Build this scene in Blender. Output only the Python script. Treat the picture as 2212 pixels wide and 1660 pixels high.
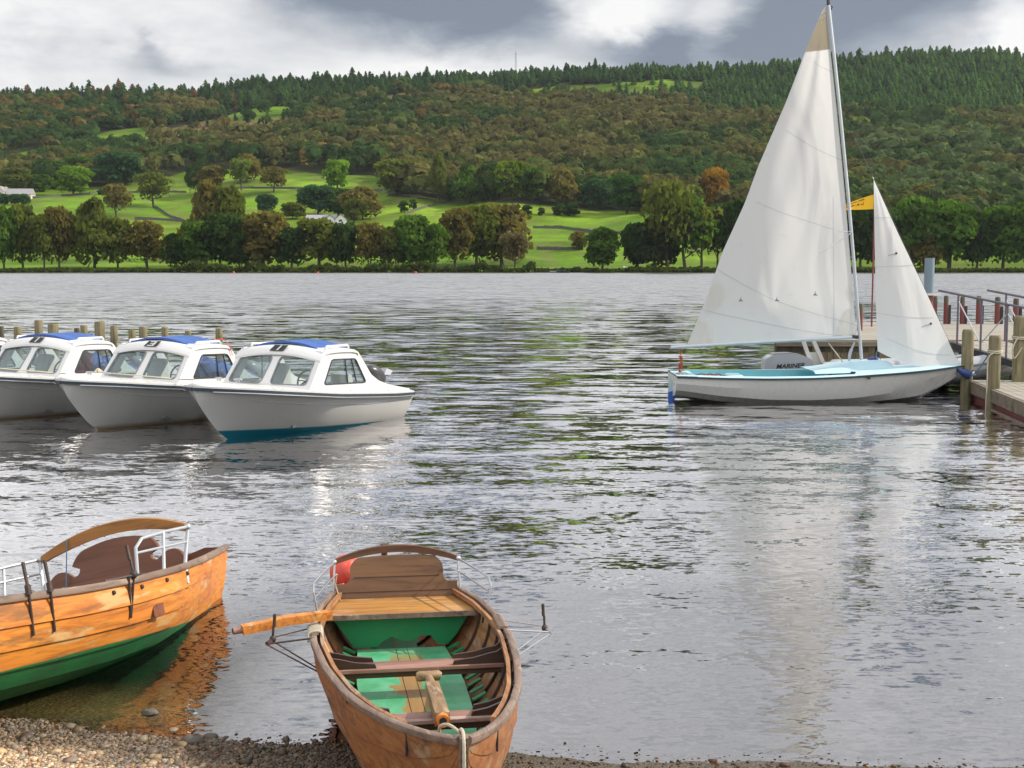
import bpy, math, random
import numpy as np
from mathutils import Vector, Matrix, geometry

for o in list(bpy.data.objects): bpy.data.objects.remove(o)
scene = bpy.context.scene
COL = scene.collection
rnd = random.Random(7)
rng = np.random.default_rng(11)
R = math.radians

# ---------------------------------------------------------------- camera
FPX, CX, CY, CAMH = 2800.0, 1106.0, 830.0, 2.5
PITCH = math.atan(256/2800)
cam = bpy.data.objects.new('camera', bpy.data.cameras.new('camera'))
COL.objects.link(cam); scene.camera = cam
cam.location = (0, 0, CAMH); cam.rotation_euler = (math.pi/2-PITCH, 0, 0)
cam.data.sensor_width = 36; cam.data.lens = 36*FPX/2212
cam.data.clip_start = .1; cam.data.clip_end = 20000

# ---------------------------------------------------------------- light
SUN_EL, SUN_AZ = R(36), R(7)          # azimuth measured from +X towards +Y
sd = Vector((math.cos(SUN_AZ)*math.cos(SUN_EL), math.sin(SUN_AZ)*math.cos(SUN_EL), math.sin(SUN_EL)))
sl = bpy.data.lights.new('sun', 'SUN'); sl.energy = 5.0; sl.angle = R(.6); sl.color = (1, .93, .82)
sun = bpy.data.objects.new('sun', sl); COL.objects.link(sun)
sun.rotation_euler = sd.to_track_quat('Z', 'Y').to_euler()

def N(nt, typ, **kw):
    n = nt.nodes.new(typ)
    for k, v in kw.items():
        if k.startswith('i_'):
            key = k[2:]
            n.inputs[int(key) if key.isdigit() else key.replace('_', ' ')].default_value = v
        else: setattr(n, k, v)
    return n
class G:
    """tiny expression helper over a node tree"""
    def __init__(s, nt): s.nt = nt
    def m(s, op, *a, clamp=False):
        n = s.nt.nodes.new('ShaderNodeMath'); n.operation = op; n.use_clamp = clamp
        for i, x in enumerate(a):
            if isinstance(x, (int, float)): n.inputs[i].default_value = x
            else: s.nt.links.new(x, n.inputs[i])
        return n.outputs[0]
    def v(s, op, *a):
        n = s.nt.nodes.new('ShaderNodeVectorMath'); n.operation = op
        for i, x in enumerate(a):
            if x is None: continue
            if isinstance(x, tuple): n.inputs[i].default_value = x
            elif isinstance(x, (int, float)): n.inputs['Scale'].default_value = x
            elif op == 'SCALE' and i == 1: s.nt.links.new(x, n.inputs['Scale'])
            else: s.nt.links.new(x, n.inputs[i])
        return n.outputs[0] if op not in ('DOT_PRODUCT', 'LENGTH') else n.outputs['Value']
    def noise(s, vec, scale, detail=3, rough=.55, dist=0., out=0):
        n = s.nt.nodes.new('ShaderNodeTexNoise'); n.inputs['Scale'].default_value = scale
        n.inputs['Detail'].default_value = detail; n.inputs['Roughness'].default_value = rough
        n.inputs['Distortion'].default_value = dist
        if vec is not None: s.nt.links.new(vec, n.inputs['Vector'])
        return n.outputs[out]
    def ramp(s, fac, stops):
        n = s.nt.nodes.new('ShaderNodeValToRGB'); e = n.color_ramp.elements
        while len(e) < len(stops): e.new(.5)
        for i, (p, c) in enumerate(stops):
            e[i].position = p; e[i].color = (c[0], c[1], c[2], 1) if not isinstance(c, (int, float)) else (c, c, c, 1)
        s.nt.links.new(fac, n.inputs[0]); return n.outputs[0]
    def mix(s, f, a, b, typ='MIX'):
        n = s.nt.nodes.new('ShaderNodeMix'); n.data_type = 'RGBA'; n.blend_type = typ
        for idx, x in ((0, f), (6, a), (7, b)):
            if isinstance(x, (int, float)): n.inputs[idx].default_value = x
            elif isinstance(x, tuple): n.inputs[idx].default_value = (*x[:3], 1)
            else: s.nt.links.new(x, n.inputs[idx])
        return n.outputs[2]
    def comb(s, x, y, z):
        n = s.nt.nodes.new('ShaderNodeCombineXYZ')
        for i, q in enumerate((x, y, z)):
            if isinstance(q, (int, float)): n.inputs[i].default_value = q
            else: s.nt.links.new(q, n.inputs[i])
        return n.outputs[0]
    def sep(s, v):
        n = s.nt.nodes.new('ShaderNodeSeparateXYZ'); s.nt.links.new(v, n.inputs[0]); return n.outputs
    def smooth(s, x, a, b, lo=0., hi=1.):
        n = s.nt.nodes.new('ShaderNodeMapRange'); n.interpolation_type = 'SMOOTHSTEP'
        s.nt.links.new(x, n.inputs[0])
        for i, q in enumerate((a, b, lo, hi)): n.inputs[i+1].default_value = q
        return n.outputs[0]

def build_world():
    w = bpy.data.worlds.new('World'); scene.world = w; w.use_nodes = True
    nt = w.node_tree; nt.nodes.clear(); g = G(nt)
    out = N(nt, 'ShaderNodeOutputWorld')
    sky = N(nt, 'ShaderNodeTexSky', sky_type='NISHITA', sun_disc=False)
    sky.sun_elevation = SUN_EL; sky.sun_rotation = math.pi/2-SUN_AZ
    tc = N(nt, 'ShaderNodeTexCoord').outputs['Generated']
    X, Y, Z = g.sep(tc)
    yy = g.m('MAXIMUM', Y, .05)
    az = g.m('DIVIDE', X, yy); el = g.m('DIVIDE', Z, g.m('MAXIMUM', g.m('SQRT', g.m('ADD', g.m('MULTIPLY', X, X), g.m('MULTIPLY', Y, Y))), .02))
    zz = g.m('ADD', g.m('MAXIMUM', Z, 0.), .10)
    pl = g.comb(g.m('DIVIDE', X, zz), g.m('DIVIDE', Y, zz), 0.)
    big = g.noise(pl, .9, 6, .58, .25)
    ang = g.comb(g.m('MULTIPLY', az, 1.), g.m('MULTIPLY', el, 2.0), 3.3)
    fine = g.noise(ang, 9., 6, .6, .3)
    wob = g.noise(ang, 5., 5, .6)
    wa = g.m('ADD', az, g.m('MULTIPLY', g.m('SUBTRACT', wob, .5), .16))
    we = g.m('ADD', el, g.m('MULTIPLY', g.m('SUBTRACT', fine, .5), .075))
    def blob(a, e, ra, re, k):
        dx = g.m('DIVIDE', g.m('SUBTRACT', wa, a), ra); dy = g.m('DIVIDE', g.m('SUBTRACT', we, e), re)
        d = g.m('ADD', g.m('MULTIPLY', dx, dx), g.m('MULTIPLY', dy, dy))
        return g.m('MULTIPLY', g.m('POWER', 2.718, g.m('MULTIPLY', d, -1.)), k)
    front = g.smooth(Y, .3, .6)
    t = g.m('MULTIPLY', g.m('SUBTRACT', big, .5), 1.1)
    bl = None
    for b in ((-.10, .205, .11, .026, -1.1), (-.01, .188, .09, .022, -.8), (.21, .185, .10, .05, -1.0), (.11, .158, .06, .018, -.7),
              (.066, .190, .045, .020, 1.15), (-.05, .150, .08, .012, .40), (.150, .18, .022, .035, .7),
              (-.30, .19, .16, .06, .30), (-.345, .158, .03, .022, -.30), (-.385, .172, .02, .02, .25), (-.25, .147, .03, .012, -.42), (-.262, .158, .010, .008, -.25), (.375, .185, .02, .03, .35), (.33, .15, .03, .012, -.3),
              (.36, .20, .08, .04, -.22), (.40, .16, .04, .018, .6), (.30,.205,.05,.02,-.25)):
        q = blob(*b); bl = q if bl is None else g.m('ADD', bl, q)
    t = g.m('ADD', g.m('MULTIPLY', t, .9), g.m('MULTIPLY', g.m('MULTIPLY', bl, front), .60))
    t = g.m('ADD', t, g.m('MULTIPLY', g.m('SUBTRACT', fine, .5), .72))
    t = g.m('ADD', g.m('MULTIPLY', t, 1.32), .63)
    col = g.ramp(t, [(0., (.22, .255, .32)), (.25, (.34, .38, .45)), (.48, (.58, .60, .635)), (.68, (.78, .79, .81)), (1., (1.02, 1.01, .99))])
    # overcast is brighter higher up
    lift = g.smooth(el, .20, .42, 1., 1.3)
    back = g.smooth(Y, .0, -.6, 1., 1.65)      # extra sky brightness behind the viewer, added as fill for camera-facing sides
    col2 = g.v('SCALE', g.v('SCALE', col, lift), back)
    bg1 = N(nt, 'ShaderNodeBackground'); bg1.inputs[1].default_value = .1; nt.links.new(sky.outputs[0], bg1.inputs[0])
    bg2 = N(nt, 'ShaderNodeBackground'); nt.links.new(col2, bg2.inputs[0]); bg2.inputs[1].default_value = 1.0
    mx = N(nt, 'ShaderNodeMixShader'); mx.inputs[0].default_value = .93
    nt.links.new(bg1.outputs[0], mx.inputs[1]); nt.links.new(bg2.outputs[0], mx.inputs[2])
    nt.links.new(mx.outputs[0], out.inputs[0])
build_world()
scene.view_settings.view_transform = 'Standard'; scene.view_settings.look = 'None'
scene.view_settings.exposure = 0; scene.view_settings.gamma = 1
scene.render.engine = 'CYCLES'
scene.cycles.max_bounces = 6; scene.cycles.transparent_max_bounces = 12
scene.cycles.caustics_reflective = False; scene.cycles.caustics_refractive = False
scene.render.resolution_x = 1024; scene.render.resolution_y = 768

# ---------------------------------------------------------------- projection helpers (photo pixels -> places)
cp, sp = math.cos(PITCH), math.sin(PITCH)
def ray(px, py):
    a, b, c = px-CX, FPX, CY-py
    return Vector((a, b*cp+c*sp, -b*sp+c*cp))
def at(px, py, z):
    r = ray(px, py); t = (z-CAMH)/r.z; return Vector((r.x*t, r.y*t, z))
def atd(px, py, D):
    r = ray(px, py); t = D/r.y; return Vector((r.x*t, D, CAMH+r.z*t))
def el_of(py): return (-FPX*sp+(CY-py)*cp)/(FPX*cp+(CY-py)*sp)
def project(x, y, z):
    z = z-CAMH; f = y*cp-z*sp; u = y*sp+z*cp
    return CX+FPX*x/f, CY-FPX*u/f

# ---------------------------------------------------------------- materials
MATS = {}
def newmat(name):
    m = bpy.data.materials.new(name); m.use_nodes = True; nt = m.node_tree; nt.nodes.clear()
    out = N(nt, 'ShaderNodeOutputMaterial'); b = N(nt, 'ShaderNodeBsdfPrincipled'); nt.links.new(b.outputs[0], out.inputs[0])
    MATS[name] = m; return m, nt, G(nt), b, out
def paint(name, col, rough=.4, var=.12, scale=4., dirt=None, dirt_amt=.0, metal=0., bump=0., spec=.5, trans=0., coord='Object'):
    m, nt, g, b, out = newmat(name)
    tc = N(nt, 'ShaderNodeTexCoord').outputs[coord]
    n1 = g.noise(tc, scale, 5, .6); n2 = g.noise(tc, scale*7, 4, .6)
    c = g.mix(n1, tuple(x*(1-var) for x in col), tuple(min(1, x*(1+var)) for x in col))
    if dirt:
        f = g.smooth(g.m('ADD', g.m('MULTIPLY', n1, .6), g.m('MULTIPLY', n2, .4)), .62-dirt_amt*.25, .74-dirt_amt*.1)
        c = g.mix(g.m('MULTIPLY', f, min(1., .4+dirt_amt)), c, dirt)
    nt.links.new(c, b.inputs['Base Color'])
    rr = g.m('ADD', g.m('MULTIPLY', n2, .25), rough-.12); nt.links.new(rr, b.inputs['Roughness'])
    b.inputs['Metallic'].default_value = metal; b.inputs['Specular IOR Level'].default_value = spec
    if bump:
        bp = N(nt, 'ShaderNodeBump'); bp.inputs['Strength'].default_value = bump; bp.inputs['Distance'].default_value = .01
        nt.links.new(n2, bp.inputs['Height']); nt.links.new(bp.outputs[0], b.inputs['Normal'])
    return m
def wood(name, c1, c2, dark, wear=.4, rough=.5, axis=1, scale=1., worn=None, bump=.25):
    """grain runs along the given local axis"""
    m, nt, g, b, out = newmat(name)
    tc = N(nt, 'ShaderNodeTexCoord').outputs['Object']
    s = [14., 14., 14.]; s[axis] = 1.1
    st = g.v('MULTIPLY', tc, tuple(q*scale for q in s))
    gr = g.noise(st, 2.2, 6, .65, .6)
    big = g.noise(g.v('MULTIPLY', tc, tuple((q*.22+.6)*scale for q in s)), 1.6, 4, .6)
    c = g.mix(g.smooth(big, .35, .65), c1, c2)
    c = g.mix(g.smooth(gr, .42, .70, 0, .75), c, tuple(x*.5 for x in c2))
    blot = g.noise(g.v('MULTIPLY', tc, tuple((q*.28+.3)*scale for q in s)), 1.7, 7, .68)
    c = g.mix(g.smooth(blot, .66-wear*.28, .74-wear*.15, 0, .85), c, dark)
    if worn:
        w2 = g.noise(g.v('ADD', g.v('MULTIPLY', tc, tuple((.5+q*.25) for q in s)), (3.1, 7.7, 1.9)), 2.6*scale, 6, .62)
        c = g.mix(g.smooth(w2, .56, .66, 0, .8), c, worn)
    nt.links.new(c, b.inputs['Base Color'])
    nt.links.new(g.smooth(blot, .3, .7, rough-.12, rough+.25), b.inputs['Roughness'])
    bp = N(nt, 'ShaderNodeBump'); bp.inputs['Strength'].default_value = bump; bp.inputs['Distance'].default_value = .004
    nt.links.new(gr, bp.inputs['Height']); nt.links.new(bp.outputs[0], b.inputs['Normal'])
    return m

paint('gelcoat', (.68, .665, .63), .28, .05, 1.5, (.50, .47, .38), .12)
paint('gelcoat_cabin', (.70, .69, .67), .3, .04, 2.)
paint('rubber_dark', (.025, .027, .035), .5, .3)
paint('navy_strip', (.02, .035, .05), .4, .2)
paint('steel', (.55, .56, .58), .35, .15, 9., metal=.9)
paint('iron', (.06, .045, .04), .6, .4, 20., (.16, .07, .035), .5, metal=.4, bump=.3)
paint('alloy', (.50, .53, .55), .42, .12, 3., metal=.55)
paint('blue_tarp', (.035, .10, .33), .6, .35, 3., (.09, .18, .42), .4, bump=.5)
paint('blue_plastic', (.02, .10, .42), .35, .2)
paint('navy_fender', (.015, .04, .17), .35, .2)
paint('black', (.02, .02, .022), .45, .2)
paint('engine_grey', (.22, .23, .25), .3, .2, 5.)
paint('engine_dark', (.05, .05, .055), .3, .2, 5.)
paint('engine_light', (.47, .48, .52), .3, .1, 5.)
paint('red_stripe', (.33, .03, .04), .4, .15)
paint('aqua_inside', (.14, .42, .48), .4, .1, 3., (.35, .5, .5), .2)
paint('pale_blue_deck', (.44, .63, .70), .35, .06, 2.5, (.55, .66, .68), .3)
paint('red_rope', (.5, .05, .03), .8, .4, 60.)
paint('pale_rope', (.50, .45, .34), .9, .25, 60., bump=.4)
paint('blue_cord', (.10, .22, .35), .8, .25, 60.)
paint('dinghy_grey', (.42, .43, .46), .42, .1, 3., (.3, .3, .31), .2)
paint('red_paint', (.17, .04, .035), .6, .25, 6., (.12, .05, .04), .4, bump=.3)
paint('post_blue', (.16, .22, .27), .45, .12, 3.)
paint('rail_paint', (.12, .11, .14), .45, .2, 5., (.22, .10, .09), .5)
paint('coral_buoy', (.72, .09, .06), .38, .15, 6., (.8, .3, .25), .3)
paint('green_paint', (.012, .19, .07), .42, .22, 4., (.05, .16, .08), .3, bump=.2)
paint('hull_green', (.012, .13, .035), .5, .25, 3., (.03, .06, .02), .4, bump=.25)
paint('white_wall', (.72, .70, .66), .8, .08, .6)
paint('pink_wall', (.62, .50, .44), .8, .1, .6)
paint('slate', (.30, .29, .30), .8, .2, .7)
paint('window_dark', (.05, .055, .06), .2, .2)
paint('field_stone', (.10, .095, .085), .9, .4, .8, (.045, .055, .03), .6)
paint('flag_yellow', (.85, .50, .01), .6, .08)
paint('flag_ink', (.25, .10, .01), .6, .1)
paint('bark', (.075, .06, .045), .9, .35, 1.2, (.03, .04, .02), .5)
paint('birch_bark', (.45, .42, .38), .9, .3, 1.2)
paint('mud_stone', (.10, .085, .07), .6, .4, 14., bump=.5)
paint('orange_red', (.75, .08, .03), .5, .1)

wood('varnish_bright', (.72, .27, .035), (.62, .19, .03), (.20, .09, .03), .38, .42, 1, 1., (.62, .40, .17))
wood('varnish_worn', (.36, .145, .045), (.27, .10, .035), (.10, .05, .03), .50, .5, 1, 1., (.33, .22, .13))
wood('inside_worn', (.40, .185, .07), (.27, .125, .06), (.09, .055, .04), .50, .65, 1, 1., (.36, .27, .19))
wood('inside_orange', (.52, .22, .05), (.36, .15, .05), (.12, .06, .03), .45, .6, 1)
wood('gunwale_worn', (.26, .19, .145), (.20, .13, .10), (.07, .05, .04), .5, .6, 1, 1.2, (.40, .29, .21))
wood('rib_wood', (.055, .03, .022), (.075, .04, .028), (.03, .02, .015), .3, .6, 0)
wood('thwart_wood', (.34, .19, .15), (.30, .15, .11), (.12, .06, .045), .35, .5, 0, 1., (.45, .35, .30))
wood('seat_varnish', (.50, .25, .07), (.38, .17, .05), (.16, .08, .035), .4, .35, 0, 1., (.5, .33, .16))
wood('backrest_wood', (.19, .095, .04), (.14, .07, .032), (.05, .03, .02), .35, .45, 0, .8)
wood('mahogany', (.20, .065, .028), (.15, .05, .022), (.08, .03, .018), .25, .35, 0, .6, bump=.08)
wood('arch_amber', (.40, .18, .04), (.33, .13, .03), (.12, .05, .02), .3, .35, 0, .8)
wood('arch_brown', (.15, .075, .035), (.12, .055, .03), (.05, .03, .02), .3, .45, 0, .8)
wood('knee_wood', (.05, .028, .02), (.065, .035, .025), (.025, .018, .014), .3, .4, 0)
wood('oar_orange', (.70, .28, .05), (.55, .18, .03), (.20, .08, .03), .42, .45, 0, 1.5, (.7, .45, .25))
wood('oar_worn', (.34, .22, .11), (.27, .16, .08), (.10, .06, .04), .45, .5, 1, 1.5, (.5, .38, .25))
wood('post_wood', (.25, .21, .12), (.18, .16, .085), (.075, .07, .04), .55, .8, 2, .5, (.35, .30, .18), bump=.6)
wood('post_dark', (.13, .11, .075), (.095, .085, .06), (.05, .045, .035), .5, .85, 2, .5, bump=.6)
wood('jetty_board', (.37, .335, .28), (.30, .27, .225), (.2, .16, .13), .3, .7, 0, .5)
wood('jetty_side', (.24, .19, .11), (.19, .155, .095), (.06, .055, .04), .5, .8, 2, .35, (.32, .28, .19), bump=.5)
wood('jetty_edge', (.26, .21, .15), (.2, .165, .12), (.09, .08, .06), .45, .8, 0, .5)

def floor_paint():
    m, nt, g, b, out = newmat('floor_green')
    tc = N(nt, 'ShaderNodeTexCoord').outputs['Object']
    X, Y, Z = g.sep(tc)
    st = g.v('MULTIPLY', tc, (10., 1.2, 10.))
    gr = g.noise(st, 2.4, 6, .65, .5); n = g.noise(tc, 4.5, 6, .66)
    base = g.mix(g.smooth(n, .3, .7), (.035, .30, .12), (.14, .44, .25))
    ax = g.m('ABSOLUTE', g.m('ADD', X, -.01))
    w = g.m('ADD', g.smooth(ax, .02, .20, .17, -.13), g.m('ADD', n, g.m('MULTIPLY', gr, .25)))
    worn = g.smooth(w, .70, .74)
    yw = g.m('MULTIPLY', g.smooth(Y, 1.35, 1.7), g.smooth(Y, 2.95, 2.7))
    base = g.mix(g.m('MULTIPLY', worn, yw), base, g.mix(gr, (.42, .22, .06), (.20, .13, .06)))
    base = g.mix(g.smooth(gr, .6, .75, 0, .45), base, (.02, .09, .045))
    nt.links.new(base, b.inputs['Base Color']); b.inputs['Roughness'].default_value = .45
    bp = N(nt, 'ShaderNodeBump'); bp.inputs['Strength'].default_value = .25; bp.inputs['Distance'].default_value = .004
    nt.links.new(gr, bp.inputs['Height']); nt.links.new(bp.outputs[0], b.inputs['Normal'])
floor_paint()

def hull_band(name, band, zcut, zfade=.012, rust=None):
    """white hull with an antifouling band below a line fixed on the hull"""
    m, nt, g, b, out = newmat(name)
    tc = N(nt, 'ShaderNodeTexCoord').outputs['Object']; X, Y, Z = g.sep(tc)
    n = g.noise(tc, 1.7, 5, .6); n2 = g.noise(tc, 9., 5, .65)
    c = g.mix(n, (.68, .665, .63), (.76, .745, .72))
    c = g.mix(g.smooth(n2, .62, .75, 0, .35), c, (.5, .46, .36))
    cut = g.m('ADD', g.m('MULTIPLY', Y, -zcut[1]), zcut[0])
    if rust:
        rf = g.smooth(g.m('SUBTRACT', Z, g.m('ADD', cut, g.m('MULTIPLY', n2, .07))), .06, -.03, 0, .85)
        c = g.mix(rf, c, rust)
    c = g.mix(g.smooth(g.m('SUBTRACT', Z, cut), zfade, -zfade), c, band)
    nt.links.new(c, b.inputs['Base Color']); b.inputs['Roughness'].default_value = .25
def boat_hull(name, woodname, cut, green):
    m = MATS[woodname].copy(); m.name = name; MATS[name] = m; nt = m.node_tree; g = G(nt)
    b = next(n for n in nt.nodes if n.type == 'BSDF_PRINCIPLED'); src = b.inputs['Base Color'].links[0].from_socket
    tc = N(nt, 'ShaderNodeTexCoord').outputs['Object']; X, Y, Z = g.sep(tc); n = g.noise(tc, 6., 5, .65)
    gc = g.mix(g.smooth(n, .4, .7), green, tuple(x*.55+.012 for x in green))
    f = g.smooth(g.m('SUBTRACT', g.m('ADD', Z, g.m('MULTIPLY', n, .012)), cut), .004, -.004)
    nt.links.new(g.mix(f, src, gc), b.inputs['Base Color'])
boat_hull('hull_left', 'varnish_bright', .24, (.014, .15, .04)); boat_hull('hull_mid', 'varnish_worn', .07, (.014, .10, .04))
hull_band('hull_teal', (.01, .19, .27), (.16, .045))
hull_band('hull_rust', (.22, .17, .10), (.0, .0), .02, (.34, .24, .12))

def glass():
    m, nt, g, b, out = newmat('glass'); nt.nodes.remove(b)
    lw = N(nt, 'ShaderNodeLayerWeight'); fac = g.m('ADD', g.m('MULTIPLY', g.m('POWER', lw.outputs['Facing'], 4.), .7), .06)
    t = N(nt, 'ShaderNodeBsdfTransparent'); t.inputs[0].default_value = (.82, .88, .88, 1)
    gl = N(nt, 'ShaderNodeBsdfGlossy'); gl.inputs['Roughness'].default_value = .03
    df = N(nt, 'ShaderNodeBsdfDiffuse'); df.inputs[0].default_value = (.5, .55, .58, 1)
    m1 = N(nt, 'ShaderNodeMixShader'); m1.inputs[0].default_value = .05
    nt.links.new(t.outputs[0], m1.inputs[1]); nt.links.new(df.outputs[0], m1.inputs[2])
    m2 = N(nt, 'ShaderNodeMixShader'); nt.links.new(fac, m2.inputs[0])
    nt.links.new(m1.outputs[0], m2.inputs[1]); nt.links.new(gl.outputs[0], m2.inputs[2]); nt.links.new(m2.outputs[0], out.inputs[0])
glass()

def sailcloth(name, col, tr=.42):
    m, nt, g, b, out = newmat(name); nt.nodes.remove(b)
    tc = N(nt, 'ShaderNodeTexCoord').outputs['Object']
    st = g.v('MULTIPLY', tc, (1.3, 1., .42))
    n = g.noise(st, .9, 1.5, .5, 1.4); n2 = g.noise(tc, 6., 4, .6)
    c = g.mix(n, tuple(x*.95 for x in col), col); c = g.mix(g.smooth(n2, .6, .8, 0, .2), c, (.6, .55, .45))
    d = N(nt, 'ShaderNodeBsdfDiffuse'); t = N(nt, 'ShaderNodeBsdfTranslucent')
    nt.links.new(c, d.inputs[0]); nt.links.new(c, t.inputs[0])
    bp = N(nt, 'ShaderNodeBump'); bp.inputs['Strength'].default_value = .55; bp.inputs['Distance'].default_value = .15
    nt.links.new(n, bp.inputs['Height']); nt.links.new(bp.outputs[0], d.inputs['Normal']); nt.links.new(bp.outputs[0], t.inputs['Normal'])
    mx = N(nt, 'ShaderNodeMixShader'); mx.inputs[0].default_value = tr
    nt.links.new(d.outputs[0], mx.inputs[1]); nt.links.new(t.outputs[0], mx.inputs[2]); nt.links.new(mx.outputs[0], out.inputs[0])
sailcloth('sail_white', (.88, .865, .84), .52); sailcloth('sail_head', (.55, .48, .36)); sailcloth('sail_patch', (.90, .88, .84), .6)

def leaf_mat(name, use_attr):
    m, nt, g, b, out = newmat(name); nt.nodes.remove(b)
    geo = N(nt, 'ShaderNodeNewGeometry')
    if use_attr:
        a = N(nt, 'ShaderNodeAttribute', attribute_name='Col').outputs['Color']
        c = a
    else:
        oi = N(nt, 'ShaderNodeObjectInfo'); a = N(nt, 'ShaderNodeAttribute', attribute_name='Col').outputs['Color']
        c = g.mix(1., oi.outputs['Color'], a, 'MULTIPLY')
        n = g.noise(geo.outputs['Position'], .35, 3, .6)
        c = g.mix(g.smooth(n, .45, .7, 0, .5), c, g.v('MULTIPLY', c, (1.35, .98, .8)))
    d = N(nt, 'ShaderNodeBsdfDiffuse'); t = N(nt, 'ShaderNodeBsdfTranslucent')
    nt.links.new(c, d.inputs[0]); nt.links.new(g.v('MULTIPLY', c, (1.7, 1.8, .9)), t.inputs[0])
    mx = N(nt, 'ShaderNodeMixShader'); mx.inputs[0].default_value = .42
    nt.links.new(d.outputs[0], mx.inputs[1]); nt.links.new(t.outputs[0], mx.inputs[2]); nt.links.new(mx.outputs[0], out.inputs[0])
leaf_mat('leaf', False); leaf_mat('leaf_mass', True)

# ---------------------------------------------------------------- mesh helpers
def V(*a): return Vector(a)
class MB:
    def __init__(s): s.v = []; s.f = []; s.mi = []; s.cur = 0
    def add(s, vs, fs):
        o = len(s.v); s.v += [tuple(p) for p in vs]
        for f in fs: s.f.append(tuple(i+o for i in f)); s.mi.append(s.cur)
        return s
    def grid(s, rows, close=False):
        n, m = len(rows), len(rows[0]); vs = [p for r in rows for p in r]; fs = []
        for i in range(n-1):
            for j in range(m if close else m-1):
                k = (j+1) % m; fs.append((i*m+j, i*m+k, (i+1)*m+k, (i+1)*m+j))
        return s.add(vs, fs)
    def tube(s, pts, r, n=8, cap=True):
        pts = [Vector(p) for p in pts]; rs = r if isinstance(r, (list, tuple)) else [r]*len(pts)
        rows = []; prev = None
        for i, p in enumerate(pts):
            d = (pts[min(i+1, len(pts)-1)]-pts[max(i-1, 0)]).normalized()
            if prev is None: a = d.orthogonal().normalized()
            else:
                a = prev-d*prev.dot(d); a = a.normalized() if a.length > 1e-6 else d.orthogonal().normalized()
            prev = a; b = d.cross(a)
            rows.append([p+(a*math.cos(t)+b*math.sin(t))*rs[i] for t in [2*math.pi*k/n for k in range(n)]])
        s.grid(rows, True)
        if cap:
            o = len(s.v)-len(pts)*n
            s.f.append(tuple(o+k for k in range(n))[::-1]); s.mi.append(s.cur)
            o2 = len(s.v)-n; s.f.append(tuple(o2+k for k in range(n))); s.mi.append(s.cur)
        return s
    def sweep(s, pts, prof, up=V(0, 0, 1), cap=True):
        """rectangular or other closed profile [(side,up)] swept along pts"""
        pts = [Vector(p) for p in pts]; rows = []
        for i, p in enumerate(pts):
            d = (pts[min(i+1, len(pts)-1)]-pts[max(i-1, 0)]).normalized()
            a = d.cross(up).normalized(); b = a.cross(d)
            rows.append([p+a*q[0]+b*q[1] for q in prof])
        s.grid(rows, True); n = len(prof)
        if cap:
            o = len(s.v)-len(pts)*n
            s.f.append(tuple(o+k for k in range(n))[::-1]); s.mi.append(s.cur)
            o2 = len(s.v)-n; s.f.append(tuple(o2+k for k in range(n))); s.mi.append(s.cur)
        return s
    def box(s, c, d, rot=None, bev=0.):
        hx, hy, hz = d[0]/2, d[1]/2, d[2]/2; c = Vector(c)
        if bev > 0:
            b = min(bev, hx*.9, hy*.9, hz*.9)
            prof = [(hx-b, -hy), (hx, -hy+b), (hx, hy-b), (hx-b, hy), (-hx+b, hy), (-hx, hy-b), (-hx, -hy+b), (-hx+b, -hy)]
            k = (hx-b)/hx; l = (hy-b)/hy
            rows = [[V(x*k, y*l, -hz) for x, y in prof], [V(x, y, -hz+b) for x, y in prof], [V(x, y, hz-b) for x, y in prof], [V(x*k, y*l, hz) for x, y in prof]]
            vs = [p for r in rows for p in r]; fs = [tuple(range(8))[::-1], tuple(range(24, 32))]
            for i in range(3):
                for j in range(8): fs.append((i*8+j, i*8+(j+1) % 8, (i+1)*8+(j+1) % 8, (i+1)*8+j))
        else:
            vs = [V(x*hx, y*hy, z*hz) for x in (-1, 1) for y in (-1, 1) for z in (-1, 1)]
            fs = [(0, 1, 3, 2), (4, 6, 7, 5), (0, 4, 5, 1), (2, 3, 7, 6), (0, 2, 6, 4), (1, 5, 7, 3)]
        if rot is not None: vs = [rot @ p for p in vs]
        return s.add([p+c for p in vs], fs)
    def ball(s, c, r, nu=16, nv=10, sq=None, rot=None):
        c = Vector(c); r = r if isinstance(r, (list, tuple)) else (r, r, r); rows = []
        for i in range(nv+1):
            t = math.pi*i/nv; row = []
            for j in range(nu):
                p = 2*math.pi*j/nu; q = V(r[0]*math.sin(t)*math.cos(p), r[1]*math.sin(t)*math.sin(p), r[2]*math.cos(t))
                if rot is not None: q = rot @ q
                row.append(c+q)
            rows.append(row)
        return s.grid(rows, True)
    def slab(s, outline, th, fn, holes=()):
        """outline/holes are 2-D; fn(u,v,w) maps to 3-D, w=0..th"""
        polys = [outline]+list(holes)
        flat = [p for pl in polys for p in pl]
        tris = geometry.tessellate_polygon([[V(p[0], p[1], 0) for p in pl] for pl in polys])
        n = len(flat)
        vs = [fn(p[0], p[1], 0) for p in flat]+[fn(p[0], p[1], th) for p in flat]
        fs = [tuple(t) for t in tris]+[tuple(i+n for i in t)[::-1] for t in tris]
        o = 0
        for pl in polys:
            m = len(pl)
            for i in range(m): fs.append((o+i, o+(i+1) % m, n+o+(i+1) % m, n+o+i))
            o += m
        return s.add(vs, fs)
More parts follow.
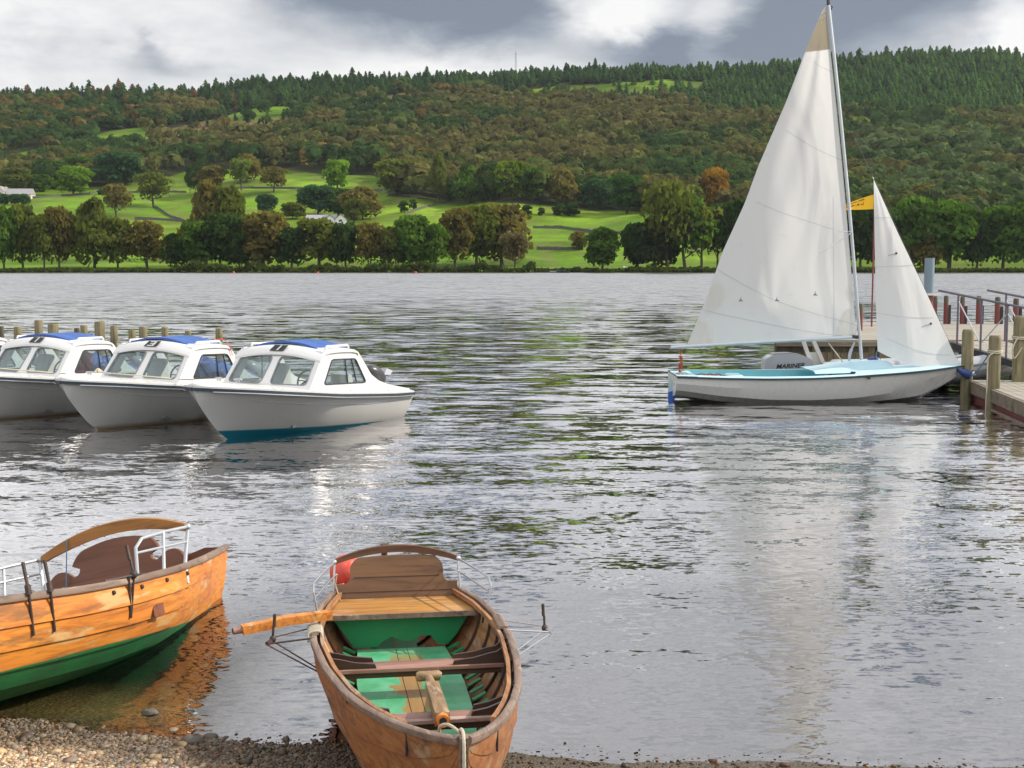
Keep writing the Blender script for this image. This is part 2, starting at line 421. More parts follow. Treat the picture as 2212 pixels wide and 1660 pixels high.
    def build(s, name, mat, parent=None, smooth=True, xf=None, angle=38):
        me = bpy.data.meshes.new(name)
        vs = s.v if xf is None else [tuple(xf @ Vector(p)) for p in s.v]
        me.from_pydata(vs, [], s.f)
        for mt in (mat if isinstance(mat, (list, tuple)) else [mat]): me.materials.append(MATS[mt])
        if any(s.mi): me.polygons.foreach_set('material_index', s.mi)
        bm = __import__('bmesh').new(); bm.from_mesh(me); bpy_bmesh.ops.recalc_face_normals(bm, faces=bm.faces); bm.to_mesh(me); bm.free()
        if smooth:
            me.polygons.foreach_set('use_smooth', [True]*len(me.polygons)); me.set_sharp_from_angle(angle=R(angle))
        o = bpy.data.objects.new(name, me); COL.objects.link(o)
        if parent is not None: o.parent = parent
        return o
import bmesh as bpy_bmesh
def tag(o, label=None, cat=None, group=None, kind=None):
    for k, v in (('label', label), ('category', cat), ('group', group), ('kind', kind)):
        if v: o[k] = v
    return o
def empty(name, loc, label, cat, group=None, mat=None, rz=0.):
    o = bpy.data.objects.new(name, None); COL.objects.link(o); o.empty_display_size = .2
    if mat is not None: o.matrix_world = mat
    else: o.location = loc; o.rotation_euler = (0, 0, rz)
    return tag(o, label, cat, group)
def npmesh(name, verts, faces, mats, col=None, smooth=False, matidx=None):
    """verts (n,3), faces (m,k) numpy, col (n,3)"""
    me = bpy.data.meshes.new(name); k = faces.shape[1]
    me.vertices.add(len(verts)); me.vertices.foreach_set('co', verts.astype(np.float32).ravel())
    me.loops.add(faces.size); me.loops.foreach_set('vertex_index', faces.astype(np.int32).ravel())
    me.polygons.add(len(faces)); me.polygons.foreach_set('loop_start', np.arange(0, faces.size, k, dtype=np.int32))
    if smooth: me.polygons.foreach_set('use_smooth', np.ones(len(faces), bool))
    for mt in mats: me.materials.append(MATS[mt])
    if matidx is not None: me.polygons.foreach_set('material_index', matidx.astype(np.int32))
    me.update(calc_edges=True)
    if col is not None:
        a = me.color_attributes.new('Col', 'FLOAT_COLOR', 'POINT'); c = np.ones((len(verts), 4), np.float32); c[:, :3] = col; a.data.foreach_set('color', c.ravel())
    return me
def link(me, name, parent=None):
    o = bpy.data.objects.new(name, me); COL.objects.link(o)
    if parent is not None: o.parent = parent
    return o

# value noise in numpy (for terrain and colour patches)
_perm = rng.permutation(4096)
def vnoise(x, y, seed=0):
    xi = np.floor(x).astype(int); yi = np.floor(y).astype(int); fx = x-xi; fy = y-yi
    fx = fx*fx*(3-2*fx); fy = fy*fy*(3-2*fy)
    h = lambda a, b: _perm[(_perm[(a+seed*57) & 4095]+b) & 4095]/4095.
    return (h(xi, yi)*(1-fx)+h(xi+1, yi)*fx)*(1-fy)+(h(xi, yi+1)*(1-fx)+h(xi+1, yi+1)*fx)*fy
def fbm(x, y, o=4, seed=0):
    t = 0; a = .5; s = 0
    for i in range(o): t = t+a*vnoise(x*2**i, y*2**i, seed+i); s += a; a *= .5
    return t/s

# ---------------------------------------------------------------- hills across the lake
SKX = [-700, 0, 200, 300, 420, 520, 640, 800, 1000, 1160, 1400, 1650, 1800, 1900, 2050, 2212, 2900]
SKY = [220, 206, 208, 203, 205, 192, 180, 174, 171, 170, 158, 150, 132, 128, 126, 124, 120]
DK = np.array([430, 446, 452, 470, 520, 600, 700, 800, 950, 1100, 1250, 1400.])
PK = np.array([592, 590.3, 588, 583, 562, 520, 473, 430, 368, 302, 240, 180.])
QK = (590-PK)/410.
BUMPS = [(1130, 760, 90, 60, 7.5), (1420, 640, 110, 45, 5.), (880, 800, 60, 60, 5.), (960, 700, 120, 40, 3.0), (560, 1180, 110, 60, 5.),
         (620, 800, 150, 40, 3.), (180, 640, 140, 60, 2.5), (300, 1120, 80, 50, 4.), (1250, 1330, 180, 40, 5)]
def hill_z(x, y):
    x = np.asarray(x, float); y = np.asarray(y, float)
    px = CX+FPX*x/y
    q = np.interp(y, DK, QK); yc = np.interp(px, SKX, SKY)
    py = 590-q*(590-yc)
    e = (-FPX*sp+(CY-py)*cp)/(FPX*cp+(CY-py)*sp)
    z = CAMH+y*e
    z = np.where(y > 1400, z-(y-1400)*.25, z)
    k = np.clip((y-455)/80, 0, 1)
    z = z+k*((fbm(x/60., y/60., 3, 5)-.5)*7)
    for bx, by, rx, ry, h in BUMPS:
        z = z+h*np.exp(-((px-bx)*y/FPX/ (rx*by/FPX))**2-((y-by)/ry)**2)
    return z
# image-space line -> distance on the terrain
_dd = np.linspace(449, 1402, 900)
def hill_at(px, py):
    xs = (px-CX)/FPX*_dd; zs = hill_z(xs, _dd)
    yy = project(xs, _dd, zs)[1]
    i = np.argmax(yy <= py)
    if yy[i] > py: i = len(_dd)-1
    return xs[i], _dd[i], zs[i]
# lower edge of the continuous woods, in photo pixels of the ground line
WEX = [-300, 0, 120, 205, 255, 330, 400, 480, 640, 700, 820, 838, 930, 985, 1290, 1400, 1560, 1700, 2212, 2600]
WEY = [405, 405, 410, 405, 398, 392, 372, 366, 370, 378, 380, 424, 432, 432, 452, 460, 474, 500, 505, 505]
PATCH = [[(0, 352), (30, 335), (92, 318), (88, 336), (60, 352), (0, 372)],
         [(196, 296), (240, 283), (330, 272), (345, 283), (330, 300), (250, 306), (205, 306)],
         [(445, 262), (560, 232), (665, 228), (668, 246), (560, 262), (470, 270)],
         [(650, 215), (735, 212), (860, 206), (925, 208), (900, 217), (735, 224)],
         [(1075, 204), (1200, 186), (1330, 180), (1440, 171), (1545, 180), (1500, 190), (1330, 208), (1200, 214), (1090, 220)]]
BROWN = [[(340, 286), (440, 262), (560, 262), (640, 250), (610, 275), (480, 296), (395, 303), (345, 300)],
         [(810, 212), (900, 196), (935, 204), (860, 212)]]
def inpoly(px, py, poly):
    r = np.zeros(np.shape(px), bool); n = len(poly)
    for i in range(n):
        x1, y1 = poly[i]; x2, y2 = poly[(i+1) % n]
        c = ((y1 > py) != (y2 > py)) & (px < (x2-x1)*(py-y1)/((y2-y1) or 1e-9)+x1)
        r ^= c
    return r
def is_wood(px, py, trees=True):
    w = py < np.interp(px, WEX, WEY); w0 = w.copy()
    for p in PATCH+BROWN:
        for dy in (((0, 10, 20) if p in PATCH[:3] else (0, 8)) if trees else (0,)): w &= ~inpoly(px, py-dy, p)
    if trees: w |= w0 & (np.random.default_rng(4).random(np.shape(px)) < .10)
    return w

def build_hills():
    us = np.linspace(-.62, .62, 560); ds = np.concatenate([np.linspace(430, 470, 16), np.linspace(474, 1405, 330), np.linspace(1430, 1900, 8)])
    U, D = np.meshgrid(us, ds); X = U*D; Z = hill_z(X, D)
    PX, PY = project(X, D, Z)
    n = fbm(X/14., D/14., 4, 2)[..., None]; n2 = fbm(X/90., D/70., 3, 9)[..., None]; n3 = fbm(X/5., D/9., 2, 21)[..., None]
    grass = np.array([.085, .195, .010])*(1-n2)+np.array([.170, .255, .018])*n2
    grass = grass*(.60+.75*n)*(.62+.6*np.clip((fbm(X/38., D/26., 4, 31)-.3)*2.2, 0, 1))[..., None]
    grass = grass*np.where(D[..., None] > 1150, .72, 1.)
    rough = np.array([.14, .13, .045])
    grass = grass*(1-.45*(n3 > .62))+rough*.45*(n3 > .62)*1.
    brown = np.array([.16, .11, .05])*(.7+.6*n)
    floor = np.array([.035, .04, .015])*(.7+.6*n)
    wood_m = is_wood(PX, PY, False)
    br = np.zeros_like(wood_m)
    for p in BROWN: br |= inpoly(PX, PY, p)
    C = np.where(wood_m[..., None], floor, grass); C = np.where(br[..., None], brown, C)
    bank = np.clip((459-D-3*n[..., 0])/5, 0, 1)[..., None]
    C = C*(1-bank)+np.array([.07, .06, .035])*bank
    m, nt, g, b, out = newmat('hill_ground')
    a = N(nt, 'ShaderNodeAttribute', attribute_name='Col').outputs['Color']
    pos = N(nt, 'ShaderNodeNewGeometry').outputs['Position']
    nn = g.noise(pos, .55, 4, .7)
    nt.links.new(g.mix(1., a, g.ramp(nn, [(.25, .72), (.75, 1.25)]), 'MULTIPLY'), b.inputs['Base Color'])
    b.inputs['Roughness'].default_value = .95; b.inputs['Specular IOR Level'].default_value = .1
    nu = len(us); nd = len(ds); idx = np.arange(nu*nd).reshape(nd, nu)
    F = np.stack([idx[:-1, :-1], idx[:-1, 1:], idx[1:, 1:], idx[1:, :-1]], -1).reshape(-1, 4)
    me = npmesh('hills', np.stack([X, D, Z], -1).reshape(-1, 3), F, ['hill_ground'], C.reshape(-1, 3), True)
    o = link(me, 'hills'); tag(o, 'green sheep pasture and wooded fell rising beyond the lake', None, None, 'structure')
build_hills()

# ---------------------------------------------------------------- lake bed, beach, water
SHX = np.array([-14, -6, -2.79, -1.9, -1.48, -.99, -.5, 0, .3, .6, .92, 1.6, 2.6, 8, 14])
SHY = np.array([8.0, 7.3, 6.90, 6.74, 6.64, 6.60, 6.50, 6.44, 6.48, 6.40, 6.33, 6.32, 6.30, 6.2, 6.0])
def bed_z(x, y):
    s = y-np.interp(x, SHX, SHY)
    s = s+(fbm(x*2.2, y*2.2, 4, 3)-.5)*.35*np.clip(1-np.abs(s)/1.5, 0, 1)
    z = np.where(s < 0, -s*.085, -s*.10)
    z = np.where(s > 8, -.8-(s-8)*.035, z)
    return np.maximum(z, -3.2)
def bed_mat():
    m, nt, g, b, out = newmat('shore_ground')
    pos = N(nt, 'ShaderNodeNewGeometry').outputs['Position']; X, Y, Z = g.sep(pos)
    vor = N(nt, 'ShaderNodeTexVoronoi'); vor.inputs['Scale'].default_value = 34.; nt.links.new(pos, vor.inputs['Vector'])
    vor2 = N(nt, 'ShaderNodeTexVoronoi'); vor2.inputs['Scale'].default_value = 75.; nt.links.new(pos, vor2.inputs['Vector'])
    n = g.noise(pos, 3., 5, .6)
    hue = g.sep(vor.outputs['Color'])[0]; hue2 = g.sep(vor2.outputs['Color'])[1]
    peb = g.ramp(g.m('ADD', g.m('MULTIPLY', hue, .55), g.m('MULTIPLY', hue2, .45)), [(.1, (.09, .07, .05)), (.4, (.22, .17, .12)), (.62, (.36, .29, .2)), (.85, (.30, .28, .26)), (1., (.55, .48, .36))])
    silt = g.mix(n, (.17, .13, .055), (.30, .225, .095))
    silt = g.mix(g.m('MULTIPLY', g.smooth(hue2, .45, .9), .8), silt, (.48, .38, .20))
    silt = g.mix(g.m('MULTIPLY', g.smooth(X, -1.9, -1.0), .7), silt, (.12, .105, .08))
    wet = g.smooth(g.m('ADD', Z, g.m('MULTIPLY', n, .05)), .085, .03)
    sub = g.smooth(Z, .0, -.04)
    xw = g.smooth(X, -1.8, -1.2)
    c = g.mix(wet, peb, g.v('SCALE', peb, .42)); c = g.mix(g.m('MULTIPLY', xw, .8), c, g.mix(n, (.055, .042, .026), (.12, .09, .055)))
    c = g.mix(sub, c, silt); c = g.mix(g.smooth(Z, -.12, -.5), c, (.018, .02, .011))  # deep bed painted near black, standing in for light absorbed by the water
    nt.links.new(c, b.inputs['Base Color'])
    nt.links.new(g.smooth(wet, 0, 1, .9, .35), b.inputs['Roughness'])
    bp = N(nt, 'ShaderNodeBump'); bp.inputs['Strength'].default_value = .8; bp.inputs['Distance'].default_value = .012
    nt.links.new(g.m('ADD', g.m('MULTIPLY', vor.outputs['Distance'], -1.), g.m('MULTIPLY', vor2.outputs['Distance'], -.5)), bp.inputs['Height'])
    nt.links.new(bp.outputs[0], b.inputs['Normal'])
bed_mat()
def gridmesh(name, xs, ys, fn, mat):
    X, Y = np.meshgrid(xs, ys); Z = fn(X, Y); nx = len(xs); idx = np.arange(Z.size).reshape(Z.shape)
    F = np.stack([idx[:-1, :-1], idx[:-1, 1:], idx[1:, 1:], idx[1:, :-1]], -1).reshape(-1, 4)
    return link(npmesh(name, np.stack([X, Y, Z], -1).reshape(-1, 3), F, [mat], None, True), name)
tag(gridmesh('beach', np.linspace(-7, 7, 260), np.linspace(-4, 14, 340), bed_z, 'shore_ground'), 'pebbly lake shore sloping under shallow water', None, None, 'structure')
tag(gridmesh('lake_bed', np.linspace(-900, 900, 90), np.concatenate([np.linspace(10, 60, 40), np.linspace(70, 470, 20)]), lambda x, y: np.minimum(bed_z(x, y), -.5)-.06, 'shore_ground'), 'silty lake bed, coloured darker with depth in place of light lost underwater', None, None, 'structure')
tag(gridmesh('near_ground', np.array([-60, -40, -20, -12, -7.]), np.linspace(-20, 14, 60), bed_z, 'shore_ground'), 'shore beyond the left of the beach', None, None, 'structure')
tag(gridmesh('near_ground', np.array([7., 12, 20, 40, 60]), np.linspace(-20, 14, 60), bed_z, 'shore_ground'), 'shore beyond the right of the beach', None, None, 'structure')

def water():
    m, nt, g, b, out = newmat('water'); nt.nodes.remove(b)
    geo = N(nt, 'ShaderNodeNewGeometry'); pos = geo.outputs['Position']; X, Y, Z = g.sep(pos)
    flat = g.comb(X, Y, 0.)
    patch = g.noise(g.v('MULTIPLY', flat, (.05, .11, 1.)), 1., 3, .55)
    patch2 = g.noise(g.v('MULTIPLY', flat, (.28, .6, 1.)), 1., 3, .55, .3)
    def slope(sx, sy, det, amp, off, dist=0.):
        c = g.noise(g.v('ADD', g.v('MULTIPLY', flat, (sx, sy, 1.)), off), 1., det, .5, dist, 1)
        d = g.v('SUBTRACT', c, (.5, .5, .5))
        return g.v('SCALE', d, amp) if not isinstance(amp, (int, float)) else g.v('MULTIPLY', d, (amp, amp, 0.))
    # swell of about half a metre, ripples of 10 cm, fine ripples near the shore
    aw = g.m('MULTIPLY', g.smooth(Y, 6.5, 24., .04, .26), g.smooth(patch, .35, .62, .6, 1.3))
    aw = g.m('ADD', aw, g.smooth(Y, 30., 90., 0., .45))
    s1 = slope(.55, 1.7, 1.5, aw, (0, 0, 0), .6)
    am = g.m('MULTIPLY', g.smooth(Y, 7., 20., .10, .235), g.smooth(patch2, .3, .65, .5, 1.35))
    s2 = slope(1.9, 5.2, 1.5, am, (7, 3, 1), .4)
    af = g.m('MULTIPLY', g.m('MULTIPLY', g.smooth(Y, 6.5, 9., .20, .30), g.smooth(Y, 12., 26., 1., .34)), g.smooth(patch2, .35, .65, .6, 1.3))
    s3 = slope(9., 20., 2., af, (2, 9, 4), .3)
    sl_ = g.v('ADD', g.v('ADD', s1, s2), s3)
    sl_ = g.v('MULTIPLY', sl_, (.8, 1.25, 0.))
    # far off only the wave faces turned to the eye are seen
    inc = g.v('MULTIPLY', geo.outputs['Incoming'], (1., 1., 0.))
    k = g.m('ADD', g.smooth(Y, 35., 130., .0, .175), g.smooth(Y, 10., 24., 0., .026))
    nrm = g.v('NORMALIZE', g.v('ADD', g.v('ADD', sl_, g.v('SCALE', inc, k)), (0, 0, 1.)))
    fr = N(nt, 'ShaderNodeFresnel', i_IOR=2.05); nt.links.new(nrm, fr.inputs['Normal'])
    gl = N(nt, 'ShaderNodeBsdfGlossy'); gl.inputs['Color'].default_value = (.98, .96, .97, 1)
    nt.links.new(g.smooth(Y, 10., 150., .02, .07), gl.inputs['Roughness']); nt.links.new(nrm, gl.inputs['Normal'])
    tr = N(nt, 'ShaderNodeBsdfTransparent')
    nt.links.new(g.mix(g.smooth(Y, 8., 22.), (.95, .92, .80), (.35, .38, .28)), tr.inputs[0])
    df = N(nt, 'ShaderNodeBsdfDiffuse'); df.inputs[0].default_value = (.07, .075, .065, 1)
    mm = N(nt, 'ShaderNodeMixShader'); nt.links.new(g.smooth(Y, 8., 30., 0.02, .9), mm.inputs[0])
    nt.links.new(tr.outputs[0], mm.inputs[1]); nt.links.new(df.outputs[0], mm.inputs[2])
    mx = N(nt, 'ShaderNodeMixShader'); nt.links.new(g.m('MULTIPLY', fr.outputs[0], g.m('MULTIPLY', g.m('MAXIMUM', g.smooth(Y, 6.6, 11., .62, 2.3), g.smooth(X, -2.1, -1.2, .62, 1.95)), g.smooth(Y, 14., 80., 1., .70)), clamp=True), mx.inputs[0])
    nt.links.new(mm.outputs[0], mx.inputs[1]); nt.links.new(gl.outputs[0], mx.inputs[2]); nt.links.new(mx.outputs[0], out.inputs[0])
    ys = np.array([2., 8, 20, 60, 200, 470]); xs = np.array([-900, -100, -20, 0, 20, 100, 900.])
    o = gridmesh('water', xs, ys, lambda x, y: np.zeros_like(x), 'water')
    tag(o, 'grey rippled lake water reflecting cloudy sky', None, None, 'structure')
water()
def haze():
    m = bpy.data.materials.new('haze'); m.use_nodes = True; nt = m.node_tree; nt.nodes.clear(); out = N(nt, 'ShaderNodeOutputMaterial')
    pv = N(nt, 'ShaderNodeVolumePrincipled'); pv.inputs['Color'].default_value = (.80, .86, .95, 1); pv.inputs['Density'].default_value = .00004; pv.inputs['Anisotropy'].default_value = .3
    nt.links.new(pv.outputs[0], out.inputs['Volume'])
    me = bpy.data.meshes.new('haze'); x, y0, y1, z0, z1 = 1400, -60, 2000, -20, 330
    me.from_pydata([(a, b, c) for a in (-x, x) for b in (y0, y1) for c in (z0, z1)], [], [(0, 1, 3, 2), (4, 6, 7, 5), (0, 4, 5, 1), (2, 3, 7, 6), (0, 2, 6, 4), (1, 5, 7, 3)])
    me.materials.append(m); o = link(me, 'haze'); tag(o, 'thin pale blue haze over the lake and fell', 'haze', None, 'stuff'); o.display_type = 'WIRE'
haze()

# ---------------------------------------------------------------- foliage
def quads(P, Nn, size, rg, flat=.6):
    """leaf-clump faces: centre P, rough normal Nn, half size"""
    n = len(P); r = rg.normal(size=(n, 3)); d = Nn*flat+r*(1-flat); d /= np.linalg.norm(d, axis=1)[:, None]+1e-9
    a = np.cross(d, rg.normal(size=(n, 3))); a /= np.linalg.norm(a, axis=1)[:, None]+1e-9; b = np.cross(d, a)
    s = size[:, None]*(.6+.8*rg.random((n, 1))); s2 = s*(.55+.6*rg.random((n, 1)))
    Vv = np.stack([P-a*s, P-b*s2, P+a*s*.9, P+b*s2*1.1], 1).reshape(-1, 3)
    return Vv, np.arange(4*n).reshape(n, 4)
def crown_mesh(name, seed, w, h, base, lobes=16, per=120, size=.55, shape='round', gap=.15):
    """unit tree: crown of half-width w, from height base to h (metres)"""
    rg = np.random.default_rng(seed); Ps = []; Ns = []; Cs = []
    ch = h-base
    for i in range(lobes):
        t = (i+.5)/lobes; ang = i*2.4+rg.random()*1.2
        if rg.random() < .12: continue
        if shape == 'round': rr = w*(.62*math.sin(math.pi*min(.98, .18+.72*t))**.7)*(.5+.6*rg.random()); 
        elif shape == 'tall': rr = w*(.75-.6*t)*(.4+.7*rg.random())
        else: rr = w*.7*(.3+.7*rg.random())
        lr = (w*.42 if shape != 'tall' else w*.5*(1.1-.55*t))*(.75+.5*rg.random())
        c = np.array([rr*math.cos(ang), rr*math.sin(ang), base+ch*(.14+.74*t)])
        if c[2]+lr > h: c[2] = h-lr*.9
        n = int(per*(lr/(w*.42))**1.3)
        d = rg.normal(size=(n, 3)); d[:, 2] = np.where(rg.random(n) < .65, np.abs(d[:, 2]), d[:, 2]); d /= np.linalg.norm(d, axis=1)[:, None]
        rad = lr*(.55+.5*rg.random(n)**.6)
        P = c+d*rad[:, None]*np.array([1., 1., .72]); Ps.append(P); Ns.append(d)
        Cs.append(np.repeat(.75+.5*rg.random(), n)*(.8+.4*rg.random(n)))
    P = np.concatenate(Ps); Nn = np.concatenate(Ns); C = np.concatenate(Cs)
    Vv, F = quads(P, Nn, np.full(len(P), size), rg, .62)
    col = np.repeat(C, 4)[:, None]*np.ones(3)
    return npmesh(name, Vv, F, ['leaf'], col)
def trunk_mesh(name, seed, h, r, forks=5, stems=1, spread=.3, mat='bark'):
    rr = random.Random(seed); mb = MB()
    for s_ in range(stems):
        a0 = rr.random()*6.28; lean = spread*(.5 if stems > 1 else .12)
        tip = V(math.cos(a0)*lean*h*.5, math.sin(a0)*lean*h*.5, h*.62)
        base = V(math.cos(a0), math.sin(a0), 0)*(r*1.2 if stems > 1 else 0)-V(0, 0, .8)
        mid = base.lerp(tip, .5)+V(rr.uniform(-.3, .3), rr.uniform(-.3, .3), 0)
        mb.tube([base, base+V(0, 0, 1.2), mid, tip], [r*1.6, r, r*.75, r*.3], 7)
        for k in range(forks):
            t = .35+.6*k/forks; p = base.lerp(tip, t); a = k*2.4+rr.random(); L = h*spread*(1.1-t*.6)
            q = p+V(math.cos(a)*L*.5, math.sin(a)*L*.5, L*.35); e = p+V(math.cos(a)*L, math.sin(a)*L, L*.95)
            mb.tube([p, q, e], [r*.42, r*.3, r*.1], 5)
    o = mb.build(name, mat); me = o.data; bpy.data.objects.remove(o); return me
PROTO = {}
def proto(kind):
    if kind in PROTO: return PROTO[kind]
    seed = {'r': 1, 's': 2, 't': 3, 'o': 4, 'b': 5, 'm': 6, 'd': 7}[kind[0]]*10+int(kind[1])
    k = kind[0]
    # every prototype: 10 m tall, 10 m wide
    if k == 'r': c = crown_mesh('crown', seed, 5, 10, .8, 24, 125, .40)
    elif k == 's': c = crown_mesh('crown', seed, 5, 10, 2.2, 18, 85, .38)          # sparse
    elif k == 't': c = crown_mesh('crown', seed, 5, 10, .8, 20, 130, .42, 'tall')
    elif k == 'o': c = crown_mesh('crown', seed, 5, 10, .8, 24, 140, .42)          # full to the ground
    elif k == 'b': c = crown_mesh('crown', seed, 5, 10, .1, 14, 110, .55)          # bush
    elif k == 'm': c = crown_mesh('crown', seed, 5, 10, 1.0, 22, 95, .40)         # multi stem
    elif k == 'd': c = crown_mesh('crown', seed, 5, 10, .4, 26, 150, .40, 'tall')
    t = trunk_mesh('trunk', seed, 10, .24 if k != 'm' else .15, 6, 3 if k == 'm' else 1)
    PROTO[kind] = (c, t); return PROTO[kind]
def tree(px, base, top, w, kind, col, label, name='broadleaf_tree', group=None, dist=None, cat='tree'):
    """px, base, top, w: photo pixels; the tree stands on the terrain where its foot is seen"""
    if dist: x = (px-CX)/FPX*dist; y = dist; z = float(hill_z(x, y))
    else: x, y, z = hill_at(px, base)
    ppm = FPX/y; h = (project(x, y, z)[1]-top)/ppm; ww = w/ppm
    e = empty(name, (x, y, z-.1), label, cat, group, rz=rnd.random()*6.28)
    c, t = proto(kind)
    co = link(c, 'crown', e); co.color = (*col, 1); co.scale = (ww/10*1.2, ww/10*1.2, h/10*1.03)
    if kind[0] != 'b':
        to = link(t, 'trunk', e); to.scale = (min(ww, h)/10*1.45, min(ww, h)/10*1.45, h/10)
    return e
GR = (.068, .130, .022); DG = (.040, .076, .021); OL = (.098, .122, .026); BR = (.122, .108, .032); RB = (.2, .12, .05); BG = (.13, .23, .025); TL = (.045, .105, .048); BK = (.026, .042, .016); YO = (.24, .14, .025); GB = (.11, .095, .05)
G1 = 'trees in a row on the far shore'
SHORE = [(13, 583, 447, 62, 'r0', GR, 'green tree at the left edge of the far shore'),
 (54, 581, 441, 72, 'r1', OL, 'brown-topped round tree, second from the left on the far shore'),
 (99, 582, 462, 56, 'm0', OL, 'slim tree between two fuller ones on the left far shore'),
 (132, 581, 447, 66, 'r2', BR, 'brownish tree with a forked trunk left of the tall dark pointed shore tree'),
 (208, 580, 427, 92, 't0', OL, 'tall dark pointed tree with foliage nearly to the ground on the left far shore'),
 (258, 580, 471, 66, 'r0', OL, 'olive round tree just right of the tall pointed shore tree'),
 (322, 580, 477, 88, 'm1', BR, 'low brown many-stemmed tree on the left far shore'),
 (385, 583, 505, 60, 'o0', DG, 'low dark green tree filling the gap beside the brown many-stemmed one'),
 (432, 583, 478, 84, 'o1', GR, 'green leafy shore tree in front of the big brown tree'),
 (478, 582, 461, 96, 'o0', DG, 'deep green full shore tree left of the brown dome'),
 (520, 583, 500, 60, 'o1', DG, 'small dark tree squeezed between two fuller shore trees'),
 (573, 582, 457, 112, 'o2', BR, 'broad brown-topped dome of a tree left of the white house on the shore'),
 (632, 583, 492, 70, 'o0', DG, 'dark shrub-like tree below the left end of the white house roof'),
 (690, 582, 472, 108, 'm2', OL, 'olive spreading tree in front of the white gabled house'),
 (748, 583, 482, 62, 'o1', DG, 'dark green tree right of the white gabled house'),
 (800, 583, 480, 76, 'm0', BR, 'brownish tree in the middle of the shore row'),
 (843, 582, 490, 62, 'r1', OL, 'narrow olive tree in the middle of the shore row'),
 (892, 582, 466, 92, 'o2', GR, 'bright-edged green tree near the middle of the far shore'),
 (938, 583, 484, 60, 'm1', GR, 'slim light green tree with thin double trunk on the far shore'),
 (984, 579, 449, 84, 'r2', BR, 'tall brown tree leftmost of the big autumn clump'),
 (1030, 577, 443, 92, 'r0', OL, 'tall olive tree in the middle of the big autumn clump'),
 (1084, 576, 440, 122, 'r1', BR, 'broadest rust-brown domed tree in the big autumn clump'),
 (1111, 587, 500, 62, 's0', GB, 'small thin brown-grey tree in front of the rust-brown dome'),
 (1300, 586, 492, 74, 'o1', GR, 'lone bushy green tree on the open shore'),
 (1374, 584, 482, 62, 'o0', DG, 'dark tree at the left edge of the tall pines'),
 (1412, 584, 468, 100, 'd0', BK, 'very dark low tree under the tall pines left of the sail'),
 (1440, 585, 391, 112, 's1', OL, 'tallest olive pine with bare lower trunk left of the sail'),
 (1478, 584, 424, 108, 's2', GR, 'tall green pine with bare trunk beside the tallest one'),
 (1514, 584, 446, 88, 's0', OL, 'slim pine right of the two tall ones near the sail'),
 (1548, 583, 440, 70, 's1', DG, 'dark pine partly hidden by the left edge of the sail'),
 (1600, 583, 432, 90, 'o2', DG, 'dark shore tree behind the lower left of the mainsail'),
 (1855, 582, 440, 84, 'o0', DG, 'dark tree seen between the mast and the small jib'),
 (1800, 582, 450, 90, 'o1', GR, 'green tree behind the right edge of the mainsail'),
 (1905, 583, 450, 80, 'o1', DG, 'dark green tree behind the left edge of the jib'),
 (1966, 582, 426, 100, 'o2', GR, 'green tree rising just right of the jib'),
 (1992, 583, 470, 76, 'd0', BR, 'dark brownish tree low behind the grey steel post'),
 (2046, 583, 431, 134, 'r2', (.06, .12, .02), 'large bright green spreading tree right of the jib'),
 (2106, 583, 474, 70, 'o1', DG, 'low dark tree between the two large bright green trees'),
 (2162, 583, 447, 104, 'r0', (.055, .11, .018), 'second large bright green tree with a leaning trunk at the right'),
 (2218, 583, 434, 96, 'r1', GR, 'green tree cut by the right edge of the view')]
for t in SHORE: tree(*t, group=G1)
G2 = 'trees scattered over the pastures'
